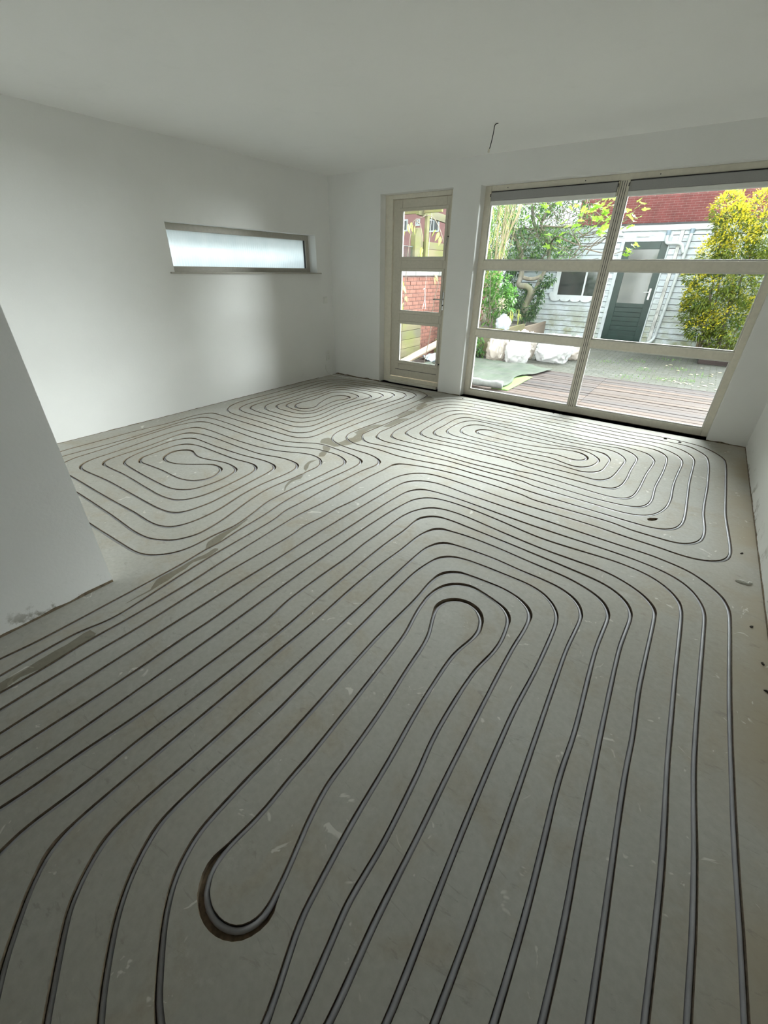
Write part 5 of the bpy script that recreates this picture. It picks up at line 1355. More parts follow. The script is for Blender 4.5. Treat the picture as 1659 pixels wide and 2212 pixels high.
for i in range(6):
    child(MB().box(bx - .23, bx + .035, 0.6 + i * 0.892, 0.6 + i * 0.892 + .882, 1.390, 1.462), 'coping_slab', 'concrete', bwall, bevel=.006)

fen = tag(empty('board_fence', (bx, 4.2, 1.46)), 'mossy horizontal board fence standing on the old brick wall', 'fence')
for i in range(4):
    za = 1.468 + i * 0.122
    child(MB().box(bx - .06, bx - .03, 2.63, 5.9, za, za + .116), 'fence_board', 'moss_wood', fen, bevel=.003)
for ya in (4.0, 4.9, 5.8):
    child(MB().box(bx - .10, bx - .061, ya, ya + .09, 1.464, 2.02), 'fence_post', 'moss_wood', fen, bevel=.003)
o = tag(MB().box(bx - .075, bx + .02, 2.33, 2.60, 1.464, 2.02).add([(bx - .075, 2.33, 2.02), (bx + .02, 2.33, 2.02), (bx + .02, 2.60, 2.02), (bx - .075, 2.60, 2.02), (bx - .075, 2.40, 2.13), (bx + .02, 2.40, 2.13), (bx + .02, 2.52, 2.15), (bx - .075, 2.52, 2.15)],
        [(0, 1, 5, 4), (1, 2, 6, 5), (2, 3, 7, 6), (3, 0, 4, 7), (4, 5, 6, 7)]).build('timber_stump', M['moss_wood']),
        'broad weathered timber post on the wall beside the wire panel', 'post')
per = tag(empty('pergola', (bx, 2.7, 1.46)), 'greenish wooden pergola post and beam above the board fence', 'pergola')
child(MB().box(bx - .025, bx + .03, 2.70, 2.79, 1.464, 2.36), 'post', 'moss_wood', per, bevel=.004)
child(MB().bar((bx - .03, 2.45, 2.40), (bx - .03, 4.6, 2.30), .06, .12), 'beam', 'moss_wood', per)
child(MB().bar((bx - .5, 2.62, 2.42), (bx + .35, 2.66, 2.43), .05, .10), 'cross_beam', 'moss_wood', per)
wp = tag(empty('mesh_fence', (bx, 2.1, 1.46)), 'dark green wire mesh panel beside the weathered timber post', 'fence')
for i in range(16):
    y_ = 1.70 + i * 0.040
    child(MB().tube([(bx - .02, y_, 1.462), (bx - .02, y_, 1.86)], .004, 6), 'upright_wire', 'dgreen', wp)
for z_ in (1.50, 1.67, 1.85):
    child(MB().tube([(bx - .015, 1.68, z_), (bx - .015, 2.32, z_)], .006, 6), 'cross_wire', 'dgreen', wp)
mw = tag(empty('retaining_boards', (0.12, 1.6, GZ)), 'yellow-green mossy retaining boards at the foot of the brick wall', 'boards')
for i in range(5):
    za = GZ + .003 + i * 0.155
    child(MB().box(0.10, 0.135, 0.45, 2.42, za, za + .148), 'retaining_board', 'moss_wood', mw, bevel=.003)
child(MB().box(0.05, 0.099, 2.30, 2.40, GZ + .003, .62), 'stake', 'moss_wood', mw)
child(MB().box(0.05, 0.099, 0.55, 0.65, GZ + .003, .62), 'stake', 'moss_wood', mw)
sb = tag(empty('sleeper_edge', (0.45, 3.2, GZ)), 'low mossy green sleepers edging the bed behind the leaning plank', 'edging')
for i in range(2):
    child(MB().box(0.02, 0.62, 3.22, 3.30, GZ + .003 + i * .17, GZ + .165 + i * .17), 'sleeper', 'moss_wood', sb, bevel=.006)
lp = tag(MB().bar((0.27, 1.35, -0.050), (0.46, 3.12, 0.31), .14, .030, up=(0.3, 0, 1)).build('leaning_plank', M['raw_wood']), 'long pale plank leaning on the low green sleepers outside the door', 'plank')


def sheet_mesh(name, mat, poly_fn, nu, nv, label, cat, amp, thick=0.004, freq=3.0, seed=0.0, zfn=None):
    mb = MB()
    top = []
    for j in range(nv + 1):
        for i in range(nu + 1):
            p = poly_fn(i / nu, j / nv)
            h = amp * (0.5 + noise.noise(Vector((p[0] * freq, p[1] * freq, seed)))) + amp * .4 * noise.noise(Vector((p[0] * freq * 3, p[1] * freq * 3, seed)))
            z_ = p[2] + max(0.0, h) + (zfn(i / nu, j / nv) if zfn else 0)
            top.append((p[0], p[1], z_))
    n1 = len(top)
    mb.v = top + [(x, y, z_ - thick) for x, y, z_ in top]
    ix = lambda i, j: j * (nu + 1) + i
    for j in range(nv):
        for i in range(nu):
            a, b, c, d = ix(i, j), ix(i + 1, j), ix(i + 1, j + 1), ix(i, j + 1)
            mb.f += [(a, b, c, d), (n1 + d, n1 + c, n1 + b, n1 + a)]
    for i in range(nu):
        mb.f += [(ix(i + 1, 0), ix(i, 0), n1 + ix(i, 0), n1 + ix(i + 1, 0)), (ix(i, nv), ix(i + 1, nv), n1 + ix(i + 1, nv), n1 + ix(i, nv))]
    for j in range(nv):
        mb.f += [(ix(0, j), ix(0, j + 1), n1 + ix(0, j + 1), n1 + ix(0, j)), (ix(nu, j + 1), ix(nu, j), n1 + ix(nu, j), n1 + ix(nu, j + 1))]
    o = mb.build(name, M[mat], smooth=True, recalc=False)
    return tag(o, label, cat)


def quad(a, b, c, d, z_):
    A, B, C_, D = (Vector((*p, z_)) for p in (a, b, c, d))
    return lambda u, v: tuple(A.lerp(B, u).lerp(D.lerp(C_, u), v))


sheet_mesh('plastic_sheet', 'sheet_blue', quad((0.16, 2.46), (0.74, 2.05), (0.56, 2.90), (0.16, 2.90), -0.074), 22, 22,
           'crumpled bluish white plastic sheet lying on the deck behind the door', 'sheet', 0.075, seed=4.2, freq=5.0)
# ground cloth: big grey-green sheet with a rolled front edge and turf showing
A_, B_, C_, D_ = (0.55, 0.92), (2.44, 1.12), (2.66, 3.02), (0.55, 3.22)


def cloth_fn(u, v):
    p = Vector((*A_, 0)).lerp(Vector((*B_, 0)), u).lerp(Vector((*D_, 0)).lerp(Vector((*C_, 0)), u), v)
    # torn right edge bites in where the turf shows
    bite = 0.17 * math.exp(-((v - 0.42) / 0.20) ** 2) * max(0, (u - 0.6) / 0.4)
    return (p.x - bite, p.y, -0.060)


cl = sheet_mesh('ground_cloth', 'tarp', cloth_fn, 40, 34, 'grey-green ground cloth spread over the deck below the white bags', 'cloth', 0.028, seed=1.7, freq=2.6)
rp = [Vector((0.55, 0.93, -0.01)).lerp(Vector((2.46, 1.00, -0.01)), t / 20) + Vector((0, .02 * math.sin(t), 0)) for t in range(21)]
MB().tube(rp, [.052 + .008 * math.sin(t * 1.7) for t in range(21)], 12).build('rolled_edge', M['cloth_back'], cl, smooth=True)
sheet_mesh('turf_offcut', 'turf', quad((2.30, 0.99), (2.56, 0.99), (2.56, 2.16), (2.18, 2.20), -0.073), 6, 12,
           'strip of bright green artificial turf poking out from under the ground cloth', 'turf', 0.006, seed=9.0)


# ------------------------------------------------------------------ plastic sacks


def sack(loc, sx, sy, sz, seed, mat, label, lean=0.0, neck=False):
    bm = bmesh.new()
    bmesh.ops.create_icosphere(bm, subdivisions=5, radius=1.0)
    for v in bm.verts:
        p = v.co.copy()
        q = Vector((math.copysign(abs(p.x) ** .7, p.x), math.copysign(abs(p.y) ** .7, p.y), p.z))
        s = Vector((seed * 3.1, seed, 0))
        d = 0.14 * noise.noise(p * 1.6 + s)
        # creases: ridged noise
        d += 0.26 * max(0.0, 1 - abs(noise.noise(Vector((p.x * 2.4, p.y * 2.4, p.z * 1.3)) + s)) * 4.5) ** 1.4 * (0.6 + 0.4 * p.z) - 0.06
        d += 0.07 * max(0.0, 1 - abs(noise.noise(p * 5.0 + s * 2)) * 4.0)
        q *= 1 + d
        z_ = max(-0.62, q.z)
        if neck and z_ > 0.5:
            f = (z_ - 0.5) / 0.7
            q.x *= 1 - .55 * min(1, f)
            q.y *= 1 - .55 * min(1, f)
        v.co = Vector((q.x * sx + lean * z_ * sz, q.y * sy, (z_ + 0.62) * sz))
    me = bpy.data.meshes.new('plastic_sack')
    bm.to_mesh(me)
    bm.free()
    me.polygons.foreach_set('use_smooth', [True] * len(me.polygons))
    o = link_mesh('plastic_sack', me, M[mat], loc=loc)
    return tag(o, label, 'sack')


sack((1.32, 3.56, GZ), 0.20, 0.19, 0.30, 1.0, 'bag_a', 'leftmost clear plastic sack of rubble, pinkish contents, at the edge of the ground cloth', 0.05)
sack((1.76, 3.55, GZ), 0.22, 0.22, 0.29, 2.3, 'bag_b', 'creased white plastic sack standing between the pinkish sack and the widest sack')
sack((2.30, 4.22, GZ), 0.33, 0.26, 0.30, 3.7, 'bag_b', 'widest shiny white plastic sack lying at the right of the heap')
sack((2.62, 4.80, GZ), 0.20, 0.20, 0.26, 5.1, 'bag_a', 'small half-hidden white sack at the far right end of the heap')
sack((1.63, 4.20, GZ), 0.26, 0.24, 0.31, 6.4, 'bag_a', 'pale sack at the back of the heap behind the creased white sack')
sack((1.20, 4.02, 0.44 - .02), 0.14, 0.12, 0.17, 8.2, 'sheet_blue', 'bluish white plastic bag standing among the laurel leaves on the bed', 0.0, True)
sack((0.56, 8.05, GZ), 0.20, 0.18, 0.16, 9.9, 'dark_plastic', 'small black plastic bag lying against the foot of the shed')

# raised bed at the left
bed = tag(empty('raised_bed', (0.5, 5.0, GZ)), 'raised planting bed with a wooden edge behind the white sacks', 'planter')
child(MB().box(0.16, 1.22, 3.92, 5.2, GZ + .002, 0.42).box(0.16, 1.02, 5.2, 7.6, GZ + .002, 0.26), 'soil', 'soil', bed)
child(MB().box(1.22, 1.27, 3.87, 5.25, GZ + .002, 0.44), 'edge_plank', 'moss_wood', bed, bevel=.005)
child(MB().box(0.16, 1.22, 3.87, 3.92, GZ + .002, 0.44), 'edge_plank', 'moss_wood', bed, bevel=.005)
child(MB().box(1.02, 1.07, 5.2, 7.6, GZ + .002, 0.31), 'edge_plank', 'raw_wood', bed, bevel=.005)
tag(MB().bar((0.90, 8.42, -0.10), (1.62, 8.50, -0.095), .10, .05).build('white_batten', M['sill_white'], bevel=.006), 'white batten lying on the ground at the foot of the shed', 'batten')
rb_ = tag(empty('right_bed', (5.6, 6.4, GZ)), 'low dark planting bed with a wooden kerb under the yellow shrub', 'planter')
child(MB().box(4.86, 7.2, 6.02, 8.3, GZ + .002, -0.02), 'soil', 'soil', rb_)
child(MB().box(4.80, 7.2, 5.95, 6.02, GZ + .002, 0.04), 'kerb_board', 'deck', rb_, bevel=.006)
child(MB().box(4.80, 4.86, 6.02, 8.3, GZ + .002, 0.04), 'kerb_board', 'deck', rb_, bevel=.006)
tag(MB().box(4.66, 4.78, 7.22, 7.34, GZ, 0.27).build('bed_post', M['raw_wood'], bevel=.008), 'short square brown post at the corner of the bed under the yellow shrub', 'post')

# ------------------------------------------------------------------ plants


def leaves(pts, size, mats, parent=None, name='foliage', asp=0.42, droop=0.3, fold=0.25, rnd=None, stuff=True, out_c=None):
    """one mesh of separate folded leaves; pts: (pos, outward dir, material index)"""
    rr = rnd or R
    V, F, MI = [], [], []
    for p, d, mi in pts:
        L = size * rr.uniform(.7, 1.25)
        d = Vector(d) + Vector((rr.uniform(-.6, .6), rr.uniform(-.6, .6), rr.uniform(-.6, .6)))
        d.normalize()
        s = d.cross(Vector((rr.uniform(-.4, .4), rr.uniform(-.4, .4), 1))).normalized()
        n_ = s.cross(d)
        w = L * asp
        b = len(V)
        mid = p + d * L * .5 - Vector((0, 0, L * droop * .15))
        V += [p, mid + s * w * .5 + n_ * w * fold, p + d * L - Vector((0, 0, L * droop)), mid - s * w * .5 + n_ * w * fold, mid]
        F += [(b, b + 4, b + 1), (b + 1, b + 4, b + 2), (b, b + 3, b + 4), (b + 3, b + 2, b + 4)]
        MI += [mi] * 4
    me = bpy.data.meshes.new(name)
    me.from_pydata([tuple(v) for v in V], [], F)
    for m in mats:
        me.materials.append(M[m])
    me.polygons.foreach_set('material_index', MI)
    me.update()
    o = link_mesh(name, me, None)
    if parent is not None:
        o.parent = parent
        o.matrix_parent_inverse = Matrix.Translation(-Vector(parent.location))
    if stuff:
        o['kind'] = 'stuff'
    return o


def on_ball(rr):
    while True:
        v = Vector((rr.uniform(-1, 1), rr.uniform(-1, 1), rr.uniform(-1, 1)))
        if .05 < v.length < 1:
            return v.normalized()


# yellow-tipped shrub at the right
sh = tag(empty('yellow_shrub', (5.0, 7.1, -0.02)), 'tall shrub with bright yellow shoots over olive green leaves at the right', 'shrub')
blobs = [(4.34, 2.66, .24), (4.50, 2.40, .26), (4.66, 2.10, .36), (5.0, 2.60, .36), (5.3, 2.2, .46), (4.42, 1.86, .30), (4.85, 1.62, .46), (4.16, 1.52, .20),
         (5.3, 1.4, .48), (4.55, 1.20, .38), (4.32, 1.02, .22), (4.40, .78, .26), (4.95, .78, .42), (4.62, .52, .28), (5.3, .65, .42), (5.7, 1.7, .6), (5.1, .35, .35), (5.6, 2.7, .5)]
pts = []
rr = random.Random(11)
for bi_, (x, z_, r_) in enumerate(blobs):
    yb = 7.1 + rr.uniform(-.22, .22)
    for _ in range(int(2600 * r_ + 150)):
        n_ = on_ball(rr)
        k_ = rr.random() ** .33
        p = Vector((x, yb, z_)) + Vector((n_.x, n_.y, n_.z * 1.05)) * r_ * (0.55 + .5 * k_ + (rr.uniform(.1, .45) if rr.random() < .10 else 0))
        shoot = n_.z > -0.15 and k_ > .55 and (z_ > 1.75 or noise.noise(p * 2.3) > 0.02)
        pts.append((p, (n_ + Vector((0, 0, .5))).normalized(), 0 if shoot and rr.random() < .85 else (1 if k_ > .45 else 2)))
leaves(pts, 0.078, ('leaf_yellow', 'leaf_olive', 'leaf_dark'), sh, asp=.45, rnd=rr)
for i in range(7):
    x = 5.0 + rr.uniform(-.3, .3)
    e = blobs[(i * 3) % len(blobs)]
    child(MB().tube(spline([(x, 7.1, -0.03), (x * .7 + e[0] * .3, 7.12, e[1] * .35), (e[0], 7.1, e[1])], .15), [0.03] * 0 or .018, 6), 'stem', 'twig', sh, smooth=True)

# twisted fig tree
TRUNK_A = [(0.69, 6.8, 0.22), (0.69, 6.8, 0.33), (0.69, 6.8, 0.53), (0.67, 6.8, 0.73), (0.73, 6.78, 0.86), (0.78, 6.74, 1.0), (0.76, 6.7, 1.11), (0.66, 6.68, 1.17), (0.52, 6.7, 1.17), (0.42, 6.75, 1.22), (0.43, 6.8, 1.34), (0.44, 6.8, 1.49), (0.38, 6.8, 1.79), (0.34, 6.8, 1.93), (0.22, 6.8, 2.09), (0.13, 6.8, 2.22), (0.07, 6.8, 2.35), (-0.03, 6.8, 2.52), (-0.1, 6.8, 2.71), (-0.05, 6.8, 2.95), (-0.04, 6.8, 3.3)]
TRUNK_B = [(0.68, 6.85, 0.45), (0.67, 6.9, 0.65), (0.71, 6.9, 0.81), (0.82, 6.9, 1.03), (0.91, 6.9, 1.28), (0.98, 6.9, 1.47), (1.04, 6.9, 1.65), (1.03, 6.9, 1.86), (1.04, 6.9, 2.03), (0.95, 6.9, 2.21), (0.81, 6.9, 2.33), (0.71, 6.9, 2.5), (0.77, 6.9, 2.68), (0.88, 6.9, 2.83), (1.05, 6.9, 2.97), (1.14, 6.9, 3.3)]
LIMB = [(0.42, 6.88, 1.37), (0.61, 6.9, 1.33), (0.78, 6.9, 1.34), (0.94, 6.9, 1.41)]
DARK = [(1.00, 7.0, 1.5), (0.97, 7.1, 1.72), (0.9, 7.2, 1.98), (0.83, 7.2, 2.15), (0.66, 7.2, 2.3), (0.54, 7.2, 2.41), (0.41, 7.2, 2.56), (0.31, 7.2, 2.9)]
TWIGS = [[(0.45, 6.5, 2.42), (0.55, 6.5, 2.37), (0.69, 6.5, 2.36), (0.79, 6.5, 2.41), (0.84, 6.5, 2.49), (0.92, 6.5, 2.55), (1.01, 6.5, 2.57), (1.06, 6.5, 2.48)], [(0.74, 6.5, 2.65), (0.81, 6.5, 2.49), (0.88, 6.5, 2.38), (0.97, 6.5, 2.29), (1.12, 6.5, 2.25)], [(0.76, 6.5, 2.36), (0.79, 6.5, 2.23), (0.88, 6.5, 2.13), (0.98, 6.5, 2.05)], [(1.02, 6.85, 2.05), (1.28, 6.5, 2.22), (1.46, 6.5, 2.12), (1.67, 6.5, 2.05)], [(0.99, 6.5, 1.76), (1.06, 6.5, 1.87), (1.12, 6.5, 2.04)], [(0.35, 6.5, 2.86), (0.55, 6.5, 2.86), (0.69, 6.5, 2.83), (0.83, 6.5, 2.86), (1.0, 6.5, 2.87)], [(1.03, 6.8, 2.1), (1.34, 6.3, 2.19), (1.64, 6.3, 2.08), (1.95, 6.3, 2.0), (2.21, 6.3, 2.02), (2.37, 6.3, 2.15), (2.51, 6.3, 2.29), (2.6, 6.3, 2.42), (2.75, 6.3, 2.56)], [(1.03, 6.85, 1.6), (1.40, 6.5, 1.62), (1.68, 6.3, 1.74), (1.89, 6.3, 1.86), (2.05, 6.3, 1.98), (2.22, 6.3, 2.06), (2.39, 6.3, 2.17), (2.62, 6.3, 2.29), (2.81, 6.3, 2.47)], [(1.76, 6.3, 1.84), (1.86, 6.3, 2.0), (1.74, 6.3, 2.15), (1.66, 6.3, 2.32)], [(1.7, 6.3, 2.32), (1.88, 6.3, 2.21), (2.08, 6.3, 2.22), (2.2, 6.3, 2.32), (2.3, 6.3, 2.43)], [(1.03, 6.8, 1.95), (1.25, 6.3, 2.06), (1.47, 6.3, 1.98), (1.66, 6.3, 2.0)], [(0.97, 6.3, 2.41), (1.28, 6.3, 2.38), (1.57, 6.3, 2.39), (1.75, 6.3, 2.41)], [(1.81, 6.3, 2.17), (1.95, 6.3, 2.24), (2.12, 6.3, 2.37), (2.25, 6.3, 2.49), (2.33, 6.3, 2.72)], [(2.06, 6.2, 1.84), (2.18, 6.2, 2.04), (2.36, 6.2, 2.19), (2.58, 6.2, 2.35), (2.72, 6.2, 2.49), (2.81, 6.2, 2.59)], [(2.4, 6.2, 2.11), (2.55, 6.2, 2.26), (2.75, 6.2, 2.35), (2.86, 6.2, 2.43)], [(2.0, 6.25, 1.95), (2.31, 6.2, 1.88), (2.58, 6.2, 1.84), (2.73, 6.2, 1.88), (2.87, 6.2, 1.92)]]
FIG = [(1.77, 6.2, 2.68), (1.61, 6.2, 2.71), (1.62, 6.2, 2.38), (1.72, 6.2, 2.36), (2.18, 6.2, 2.49), (2.29, 6.2, 2.39), (2.28, 6.2, 2.56), (2.02, 6.2, 2.76), (2.12, 6.2, 2.71), (2.27, 6.2, 2.26), (0.59, 6.2, 2.58), (1.01, 6.2, 2.73), (0.89, 6.2, 2.83), (0.82, 6.2, 2.67), (1.23, 6.2, 1.98), (1.23, 6.2, 2.21), (0.45, 6.2, 2.55), (1.23, 6.2, 2.81), (1.5, 6.2, 2.48), (1.93, 6.2, 2.56), (2.02, 6.2, 2.62), (2.29, 6.2, 2.88), (2.39, 6.2, 2.68), (1.77, 6.2, 2.6), (1.95, 6.2, 2.7), (2.3, 6.2, 2.62), (2.3, 6.2, 2.31), (1.77, 6.2, 2.27), (1.38, 6.2, 2.12), (1.53, 6.2, 1.84), (2.86, 6.1, 2.74), (2.85, 6.1, 2.63), (2.72, 6.1, 2.62), (2.88, 6.1, 2.41), (2.89, 6.1, 2.32), (2.92, 6.1, 2.46), (2.64, 6.1, 2.42), (2.28, 6.1, 2.22), (2.29, 6.1, 2.43), (2.17, 6.1, 2.49), (2.23, 6.1, 2.58), (2.88, 6.1, 1.93), (3.0, 6.1, 1.85), (2.85, 6.1, 1.8), (2.96, 6.1, 1.93), (2.32, 6.1, 2.86), (2.05, 6.1, 2.73), (2.27, 6.1, 2.68), (2.17, 6.1, 2.34), (2.62, 6.1, 2.29)]
ft = tag(empty('fig_tree', (0.69, 6.8, 0.26)), 'old grey tree with a looping trunk and bright lobed leaves before the shed', 'tree')
nA = len(spline(TRUNK_A, .05))
child(MB().tube(spline(TRUNK_A, .05), [.085 - .055 * i / nA + .006 * math.sin(i * .9) for i in range(nA)], 10), 'trunk', 'bark', ft, smooth=True)
nB = len(spline(TRUNK_B, .05))
child(MB().tube(spline(TRUNK_B, .05), [.068 - .045 * i / nB + .005 * math.sin(i * .8) for i in range(nB)], 10), 'trunk', 'bark', ft, smooth=True)
child(MB().tube(spline(LIMB, .05), .045, 8), 'limb', 'bark', ft, smooth=True)
child(MB().tube(spline(DARK, .05), .040, 8), 'limb', 'bark', ft, smooth=True)
for tw in TWIGS:
    s_ = spline(tw, .06)
    child(MB().tube(s_, [max(.005, .015 - .010 * i / len(s_)) for i in range(len(s_))], 6), 'branch', 'twig', ft, smooth=True)
rr = random.Random(5)
tmb = MB()
for i in range(170):
    p = Vector((rr.uniform(-.35, 1.9), rr.uniform(6.3, 7.6), rr.uniform(1.7, 3.2)))
    d = Vector((rr.uniform(-1, 1), rr.uniform(-.4, .4), rr.uniform(-.2, .8))).normalized()
    a = p + d * rr.uniform(.2, .6)
    b = a + (d + Vector((rr.uniform(-.5, .5), 0, rr.uniform(-.5, .6)))).normalized() * rr.uniform(.2, .5)
    tmb.tube(spline([tuple(p), tuple(a), tuple(b)], .08), rr.uniform(.003, .008), 5)
o = child(tmb, 'twigs', 'twig', ft, smooth=True)
o['kind'] = 'stuff'


def fig_leaf_mesh(seed):
    q = random.Random(seed)
    k = 15
    prof = [0.15, .42, .60, .40, .34, .78, .95, .50, .45, .95, 1.05, .55]
    pts_ = [(0.0, 0.0)]
    half = [(-.10, .04), (-.34, .02), (-.46, .16), (-.30, .30), (-.50, .46), (-.54, .66), (-.34, .58), (-.17, .60), (-.20, .82), (0.0, 1.05)]
    left = [(x * q.uniform(.85, 1.1), y * q.uniform(.93, 1.06)) for x, y in half]
    right = [(-x * q.uniform(.85, 1.1), y * q.uniform(.93, 1.06)) for x, y in half[-2::-1]]
    ring = [(0, 0)] + left + right
    mb = MB()
    zf = lambda x, y: .16 * abs(x) - .22 * y * y
    mb.v = [(x * .17, y * .17, zf(x, y) * .17) for x, y in ring] + [(0, .42 * .17, zf(0, .42) * .17)]
    c_ = len(ring)
    mb.f = [(i, (i + 1) % c_, c_) for i in range(c_)]
    me = mb.mesh('leaf', recalc=False)
    me.materials.append(M['fig'])
    return me


fms = [fig_leaf_mesh(s) for s in (1, 2, 3)]
for i, p in enumerate(FIG * 2):
    if i >= len(FIG):
        p = (p[0] + rr.uniform(-.12, .12), p[1] + rr.uniform(-.15, .15), p[2] + rr.uniform(-.10, .10))
    o = link_mesh('leaf', fms[i % 3], None, ft)
    s_ = rr.uniform(.65, 1.15)
    o.matrix_parent_inverse = Matrix.Translation(-Vector(ft.location))
    o.location = p
    o.rotation_euler = (rr.uniform(-.5, .9), rr.uniform(-.7, .7), rr.uniform(0, 6.28))
    o.scale = (s_, s_, s_)
pts = []
for i in range(9000):
    p = Vector((rr.uniform(-1.6, 1.75), rr.uniform(6.2, 7.9), rr.uniform(1.75, 3.5)))
    dens = noise.noise(p * 1.7) + .25 - .28 * max(0, p.x - .7) + .12 * (p.z - 2.4)
    if dens > 0:
        pts.append((p, on_ball(rr), 0 if rr.random() < .55 else 1))
leaves(pts, 0.085, ('leaf_mid', 'leaf_dark'), ft, asp=.5, rnd=rr)

# clump of canes at the far left
cc = tag(empty('cane_clump', (0.65, 4.65, 0.42)), 'clump of tall tan canes with narrow green leaves at the left edge of the window', 'shrub')
child(MB().tube(spline([(0.62, 4.6, 0.40), (0.61, 4.6, 1.67), (0.59, 4.6, 1.91), (0.57, 4.6, 2.27), (0.56, 4.6, 2.5), (0.52, 4.6, 3.1)], .12), .026, 8), 'cane', 'cane', cc, smooth=True)
child(MB().tube(spline([(0.66, 4.7, 0.40), (0.68, 4.7, 1.67), (0.71, 4.7, 1.92), (0.77, 4.7, 2.15), (0.85, 4.7, 2.34), (0.93, 4.7, 2.54), (0.95, 4.7, 2.9)], .12), .022, 8), 'cane', 'cane', cc, smooth=True)
for i in range(16):
    x0 = .55 + rr.uniform(-.08, .18)
    dx = rr.uniform(-.10, .42)
    yb = 4.65 + rr.uniform(-.2, .2)
    child(MB().tube(spline([(x0, yb, .40), (x0 + dx * .15, yb, 1.4), (x0 + dx * .5, yb, 2.1), (x0 + dx, yb, 3.0)], .15), rr.uniform(.005, .011), 6), 'cane', 'cane', cc, smooth=True)
pts = []
for i in range(700):
    z_ = rr.uniform(1.3, 3.1)
    p = Vector((.52 + rr.uniform(-.25, .12 + .2 * (z_ - 1.2)), 4.65 + rr.uniform(-.3, .3), z_))
    pts.append((p, Vector((rr.uniform(-.4, .4), rr.uniform(-.4, .4), rr.uniform(-1, .6))), 0 if rr.random() < .7 else 1))
leaves(pts, 0.16, ('leaf_mid', 'leaf_strap'), cc, asp=.14, rnd=rr, droop=.5)

# laurel in front
LAUREL = [(0.81, 3.9, 1.42), (0.8, 3.9, 1.24), (0.97, 3.9, 1.09), (1.11, 3.9, 1.13), (1.18, 3.9, 1.0), (0.88, 3.9, 0.94), (1.04, 3.9, 0.82), (0.88, 3.9, 0.75), (0.85, 3.9, 0.58), (1.0, 3.9, 0.63), (1.19, 3.9, 0.89), (0.77, 3.9, 1.08), (1.20, 3.9, 1.08), (1.0, 3.9, 1.31), (0.6, 3.95, 1.2), (0.6, 3.95, .8)]
la = tag(empty('laurel_bush', (0.95, 3.98, 0.42)), 'glossy green laurel bush with cream flower heads beside the white sacks', 'shrub')
pts = []
for c_ in LAUREL:
    for _ in range(70):
        n_ = on_ball(rr)
        pts.append((Vector(c_) + Vector((0, .15, 0)) + n_ * .12 * rr.random() ** .4 + Vector((0, rr.uniform(0, .25), 0)), (n_ + Vector((0, -.4, .3))).normalized(), 0))
leaves(pts, 0.105, ('leaf_laurel',), la, asp=.48, rnd=rr, fold=.12)
pts = [(Vector((rr.gauss(1.17, .05), 3.84 + rr.uniform(-.06, .05), rr.gauss(.90, .07))), on_ball(rr), 0) for _ in range(120)]
leaves(pts, 0.022, ('flower',), la, name='flower_heads', asp=.9, rnd=rr)
for i in range(6):
    child(MB().tube(spline([(0.95 + rr.uniform(-.06, .06), 4.0, .41), (0.95 + rr.uniform(-.15, .15), 4.0, .75), (LAUREL[i * 2][0], 3.95, LAUREL[i * 2][2])], .1), .008, 6), 'stem', 'twig', la, smooth=True)
# low laurel sprig by the sacks
ls = tag(empty('laurel_sprig', (0.88, 3.60, GZ)), 'low dark leafy sprig on the ground left of the pinkish sack', 'plant')
pts = [(Vector((0.86 + rr.uniform(-.22, .16), 3.58 + rr.uniform(-.1, .09), rr.uniform(-.08, .30))), on_ball(rr), rr.randint(0, 1)) for _ in range(190)]
leaves(pts, 0.10, ('leaf_laurel', 'leaf_dark'), ls, asp=.4, rnd=rr)
child(MB().tube([(0.88, 3.6, GZ), (0.87, 3.6, .05), (0.85, 3.6, .25)], .007, 6), 'stem', 'twig', ls)

# ivy round the trunk foot, and an added dark leaf backing
IVY = [(0.53, 6.6, 0.97), (0.53, 6.6, 0.81), (0.59, 6.6, 0.66), (0.41, 6.6, 0.78), (1.05, 6.7, 1.14), (1.06, 6.7, 0.91), (1.0, 6.7, 0.71), (1.11, 6.7, 1.28), (1.22, 6.7, 1.32), (0.91, 6.7, 0.65), (0.9, 6.7, 0.52), (0.77, 6.6, 0.46), (1.03, 6.7, 1.02), (0.31, 6.6, 0.83), (0.2, 6.7, 1.1), (0.1, 6.8, 1.4), (0.0, 6.8, 1.0), (0.2, 6.8, 1.6), (-0.2, 6.8, 1.5), (.3, 6.8, .5)]
iv = tag(empty('ivy', (0.75, 6.7, 0.26)), 'dark green ivy growing round the foot of the looping trunk, with an added dark leaf backing behind it', 'plant')
for _ in range(34):  # added leaf clumps, put in for the shaded dark behind laurel and trunk
    IVY.append((rr.uniform(-.75, .62), rr.uniform(7.3, 8.1), rr.uniform(.35, 1.95)))
pts = []
for c_ in IVY:
    for _ in range(60):
        n_ = on_ball(rr)
        pts.append((Vector(c_) + n_ * .13 * rr.random() ** .5, (n_ + Vector((0, -.5, -.2))).normalized(), 0 if rr.random() < .8 else 1))
leaves(pts, 0.085, ('leaf_dark', 'leaf_mid'), iv, asp=.6, rnd=rr)
child(MB().tube(spline([(.75, 6.66, .25), (.9, 6.66, .6), (1.05, 6.7, 1.0), (1.2, 6.72, 1.35)], .1), .008, 6), 'stem', 'twig', iv, smooth=True)
